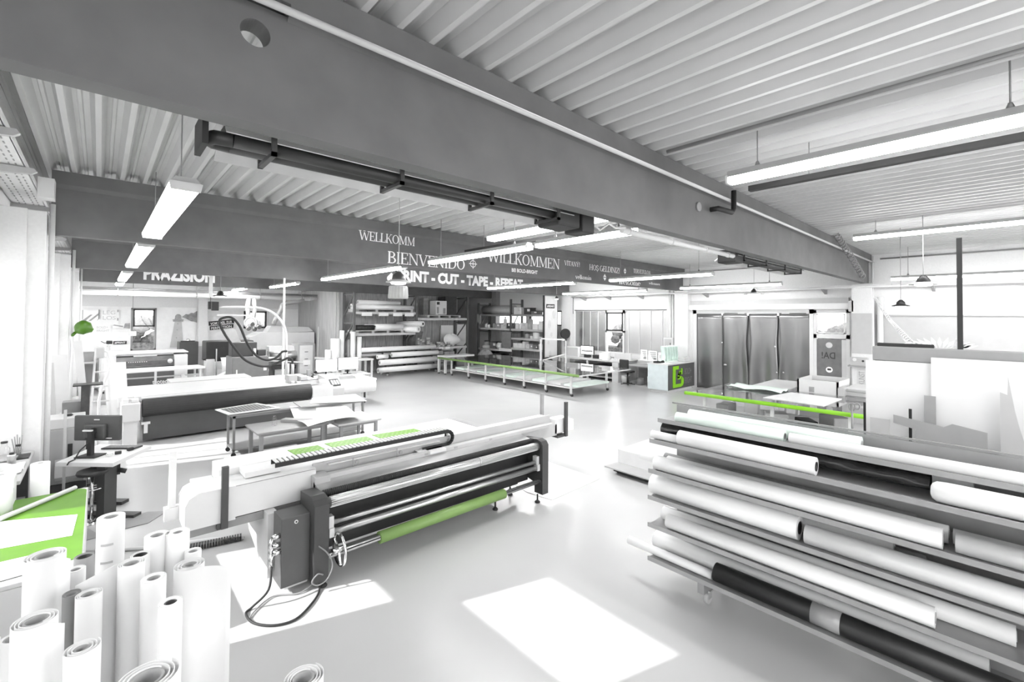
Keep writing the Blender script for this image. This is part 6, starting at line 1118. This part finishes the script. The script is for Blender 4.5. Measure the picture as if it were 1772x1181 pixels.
logo(t,14.98,.16,.76,7.98)
sans('lettering','BOLD+',(15.86,7.974,.58),(1,0,0),(0,0,1),.22,.50,M('letter_grey',.22,.5,var=.05),t,.01); sans('lettering','BRIGHT',(15.85,7.974,.25),(1,0,0),(0,0,1),.22,.56,M('letter_grey',.22,.5),t,.01)
t=thing('display_case','pale glass display rack of bottles on the counter','display rack',(15.6,8.5,1.02)); B().box(15.25,16.4,8.35,8.75,1.02,1.05).out('base',PALEG,t)
for k in range(6): b=B().grid(lambda u,v,k=k:(15.30+.19*k+.08*u+.03*math.sin(5*v),8.45+.2*u,1.05+.55*v),3,10); b.out('glass_leaf',M('mint_glass',(.75,.88,.82),.2,var=.03),t,solid=.012)
tag(B().box(15.98,16.45,8.05,8.30,1.02,1.16,bev=.02).out('counter_box',LTGREY,at=(16.2,8.2,1.02)),'low pale box on the right end of the counter','box')
t=thing('headphones','dark coiled headphones on the counter left end','headphones',(14.9,8.5,1.02)); n=20; B().tube([(14.85+.12*math.cos(2*PI*k/n),8.5+.12*math.sin(2*PI*k/n),1.05) for k in range(n)],.025,8,closed=True).out('headband',BLACK,t); B().cyl((14.97,8.42,1.03),(15.05,8.36,1.07),.05,12).out('ear_cup',BLACK,t)
tag(B().prism([(14.72,8.1),(15.05,8.02),(15.1,8.25),(14.8,8.3)],1.021,1.03,'z').out('leaflet',PAPER,at=(14.9,8.2,1.02)),'white leaflet lying on the counter in front of the headphones','leaflet')
# ================================================================== GLASS TABLES
def glass_table(label,x0,x1,y0,y1,h,ys,edge,shelf=.30,xl=None):
    t=thing('glass_table',label,'table',((x0+x1)/2,(y0+y1)/2,0)); B().box(x0+.03,x1,y0,y1,h-.012,h).out('glass_top',TGLASS,t)
    b=B().cyl((x0,y0-.05,h-.01),(x0,y1+.05,h-.01),.042,14); part(b.out('edge_strip',edge,t),'green padded edge strip')
    xa,xb=xl or (x0+.35,x1-.35)
    b=B().box(xa-.03,xa+.03,ys[-1],ys[0],h-.09,h-.03); b.box(xb-.03,xb+.03,ys[-1],ys[0],h-.09,h-.03)
    for y in ys: b.box(xa,xb,y-.02,y+.02,h-.08,h-.04)
    b.box(x1-.04,x1,y0,y1,h-.05,h-.012); b.box(x0,x1,y0,y0+.04,h-.05,h-.012); b.box(x0,x1,y1-.04,y1,h-.05,h-.012); b.out('top_frame',WHITE,t)
    for y in ys:
        for x in (xa,xb):
            B().box(x-.03,x+.03,y-.03,y+.03,.10,h-.05).out('leg',WHITE,t); c=thing_part('caster',t,(x,y,.05)); B().cyl((x-.02,y-.04,.05),(x+.02,y-.04,.05),.05,14).out('wheel',DARK,c); B().box(x-.03,x+.03,y-.06,y,.08,.11).out('fork',WALLG,c)
    b=B().box(xa-.03,xa+.03,ys[-1],ys[0],shelf-.04,shelf); b.box(xb-.03,xb+.03,ys[-1],ys[0],shelf-.04,shelf); b.box(xa,xb,ys[-1]-.1,ys[0],shelf-.02,shelf); b.out('lower_shelf',WHITE,t)
    return t
glass_table('long glass topped rolling table with a green edge, centre right at the back',11.15,14.2,9.15,17.0,.80,[16.7,15.45,14.3,13.15,12.05,10.95,9.8],GREENL,.30,(11.62,13.6))
random.seed(11)
for k in range(9):
    y=9.9+.8*k; lb='pale sheet stack under the long glass table, '+('nearest the free end','second from the free end','third from the free end','fourth from the free end','at the middle','just past the middle','third from the rear end','second from the rear end','at the rear end')[k]
    tag(B().obox((12.6,y,.335),(1.7,.62,.06+.02*(k%3)),random.uniform(-.12,.12),bev=.004).out('sheet_stack',PAPER2 if k%2 else PALEG,at=(12.6,y,.30)),lb,'sheets','sheets under the long glass table')
t=thing('white_table','small white table behind the rear end of the long glass table','table',(12.3,17.4,0)); B().box(11.55,13.2,17.1,17.75,.78,.84,bev=.004).out('tabletop',WHITE,t); B().box(11.6,13.1,17.15,17.7,.12,.16).out('shelf',WALLG,t)
for x in (11.6,13.12):
    for y in (17.16,17.68): B().box(x-.05,x+.05,y-.04,y+.04,.06,.78).out('leg',WHITE,t); B().cyl((x-.02,y,.04),(x+.02,y,.04),.04,12).out('caster',DARK,t)
b=B(); t=thing('roll_holder','pale metal holder standing on the long glass table, before the poster board','roll holder',(13.8,13.0,.8)); B().box(13.8,13.86,13.3,13.36,.80,1.75).out('post',LTGREY,t); B().box(13.8,13.86,11.9,11.96,.80,1.75).out('post',WALLG,t); B().box(13.8,13.86,11.9,13.36,1.70,1.75).out('top_bar',LTGREY,t); B().bar((13.83,12.0,1.15),(13.83,13.2,.82),.03,.04).out('brace',LTGREY,t)
glass_table('glass topped table with a bright green edge in front of the gate',10.65,13.0,1.85,5.30,.82,[5.0,3.5,2.1],GREENB,.28,(10.95,12.7))
tag(B().prism([(11.2,2.6),(12.5,2.55),(12.6,3.6),(11.3,3.8)],.821,.835,'z').out('white_board',PAPER,at=(11.9,3.2,.82)),'white board lying on the glass table with the bright green edge','board')
tag(B().grid(lambda u,v:(12.2+.7*u,3.7+1.3*v,.835+.05*abs(math.sin(6*u+5*v))),10,14).out('film_sheet',PALEG,at=(12.5,4.4,.82),solid=.004),'crumpled pale film on the far side of the green edged glass table','film')
for k,(x,y,w,d,h,m,lb) in enumerate(((11.6,4.75,.5,.3,.25,MIDGREY,'grey tool case on the lower shelf of the green edged table, left'),(11.9,4.25,.35,.3,.36,WHITE,'white canister on the lower shelf of the green edged table'),(11.5,3.6,.45,.45,.22,WALLG,'pale box on the lower shelf of the green edged table, middle'),(11.7,3.05,.5,.3,.12,DARK,'flat black device on the lower shelf of the green edged table'),(11.6,2.5,.5,.35,.30,GREYT,'dark bin on the lower shelf of the green edged table, right'))): tag(B().obox((x,y,.281+h/2),(w,d,h),.2*k,bev=.02).out(('tool_case','canister','box','device','bin')[k],m,at=(x,y,.281)),lb,('tool case','canister','box','device','bin')[k])
t=thing('hanging_hook','grey clip hook hanging at the right end of the green edged table','hook',(10.6,2.0,.8)); b=B().tube([(10.58,2.0,.55),(10.58,2.0,.95)],.018,8); b.tube([(10.58,2.0+.05*math.cos(a),.98+.07*math.sin(a)) for a in [2*PI*k/14 for k in range(14)]],.013,8,closed=True); b.tube([(10.58,1.92+.04*math.cos(a),1.0+.06*math.sin(a)) for a in [2*PI*k/14 for k in range(14)]],.013,8,closed=True); b.out('clip',MIDGREY,t)
frame_table('white table between the green edged table and the gate',12.9,14.8,3.75,4.65,.85,0,WHITE,WHITE,.1)
t=thing('foam_crate','white open crate with a grey top on a table by the gate','crate',(13.6,3.2,.6)); b=B().box(13.15,13.19,2.75,3.62,.55,1.12); b.box(14.3,14.34,2.75,3.62,.55,1.12); b.box(13.15,14.34,2.75,2.79,.55,1.12); b.box(13.15,14.34,3.58,3.62,.55,1.12); b.box(13.15,14.34,2.75,3.62,.52,.56); b.out('crate',WHITE,t); B().box(13.2,14.3,2.8,3.58,.90,1.0).out('filling',MIDGREY,t); B().box(13.14,13.15,3.25,3.36,.82,.95).out('mark',INK,t); B().box(13.2,14.3,2.8,3.58,0,.52).out('under_table',WALLG,t)
t=thing('roll_laminator','white roller machine with a grey drum left of the white sheets','machine',(13.6,2.2,0)); B().box(13.2,14.3,1.5,2.65,.0,.62).out('base',WHITE,t); B().cyl((13.2,1.6,.72),(13.2,2.6,.72),.11,20).out('drum',MIDGREY,t); B().box(13.35,14.3,1.5,2.65,.62,1.0,bev=.03).out('hood',WHITE,t); B().box(13.1,13.5,1.45,1.6,.5,1.0,bev=.02).out('side_cover',WALLG,t); B().box(13.1,13.5,2.62,2.76,.5,1.0,bev=.02).out('side_cover',WALLG,t); B().cyl((13.15,1.6,.95),(13.15,2.6,.95),.03,12).out('bar',WALLG,t)
t=thing('wall_shelf','small shelf with a soap dispenser and switch box on the right column','shelf',(16.5,3.0,1.2)); B().box(16.4,16.65,2.72,3.2,1.24,1.28).out('shelf_board',MIDGREY,t); B().box(16.5,16.65,2.74,3.16,1.28,1.52).out('back_panel',WALLG,t); B().cyl((16.48,2.85,1.42),(16.5,2.85,1.42),.03,12).out('switch',DARK,t); B().cyl((16.48,3.05,1.45),(16.5,3.05,1.45),.05,12).out('dial',WHITE,t)
t=thing('notice','dark lettered poster strip on the column under the small shelf','poster',(16.64,2.95,.7)); B().box(16.635,16.645,2.80,3.02,.68,1.15).out('sheet',LTGREY,t); sans('lettering','KUNST',(16.634,2.84,.72),(0,0,1),(0,1,0),.14,.38,INK,t,.01)

# ================================================================== OUTSIDE
def hedge(label,x0,x1,y0,y1,h,seed):
    rnd=random.Random(seed); b=B(); nx=max(2,int((x1-x0)/.25)); ny=max(2,int((y1-y0)/.25)); b.box(x0,x1,y0,y1,-.25,h*.5)
    for k in range(60):
        c=Vector((rnd.uniform(x0,x1),rnd.uniform(y0,y1),rnd.uniform(h*.3,h))); r=rnd.uniform(.25,.5); b.lathe([(.01,-r),(r*.8,-r*.6),(r,0),(r*.75,r*.65),(.01,r)],c,9)
    return tag(b.out('hedge',M('hedge_leaf',.10,.9,var=.6,scale=9,bump=1),at=((x0+x1)/2,(y0+y1)/2,-.25)),label,'hedge')
hedge('dark hedge outside behind the tall far window',-.5,3.2,30.5,31.8,2.3,1); hedge('hedge outside behind the far right window with the chrome fan',5.2,9.2,30.5,31.8,2.0,2); hedge('hedge outside the row of windows over the desks',21.5,23,10,18,1.9,3); hedge('hedge outside the door beside the gate',20.5,21.5,2.5,5.5,2.2,4)
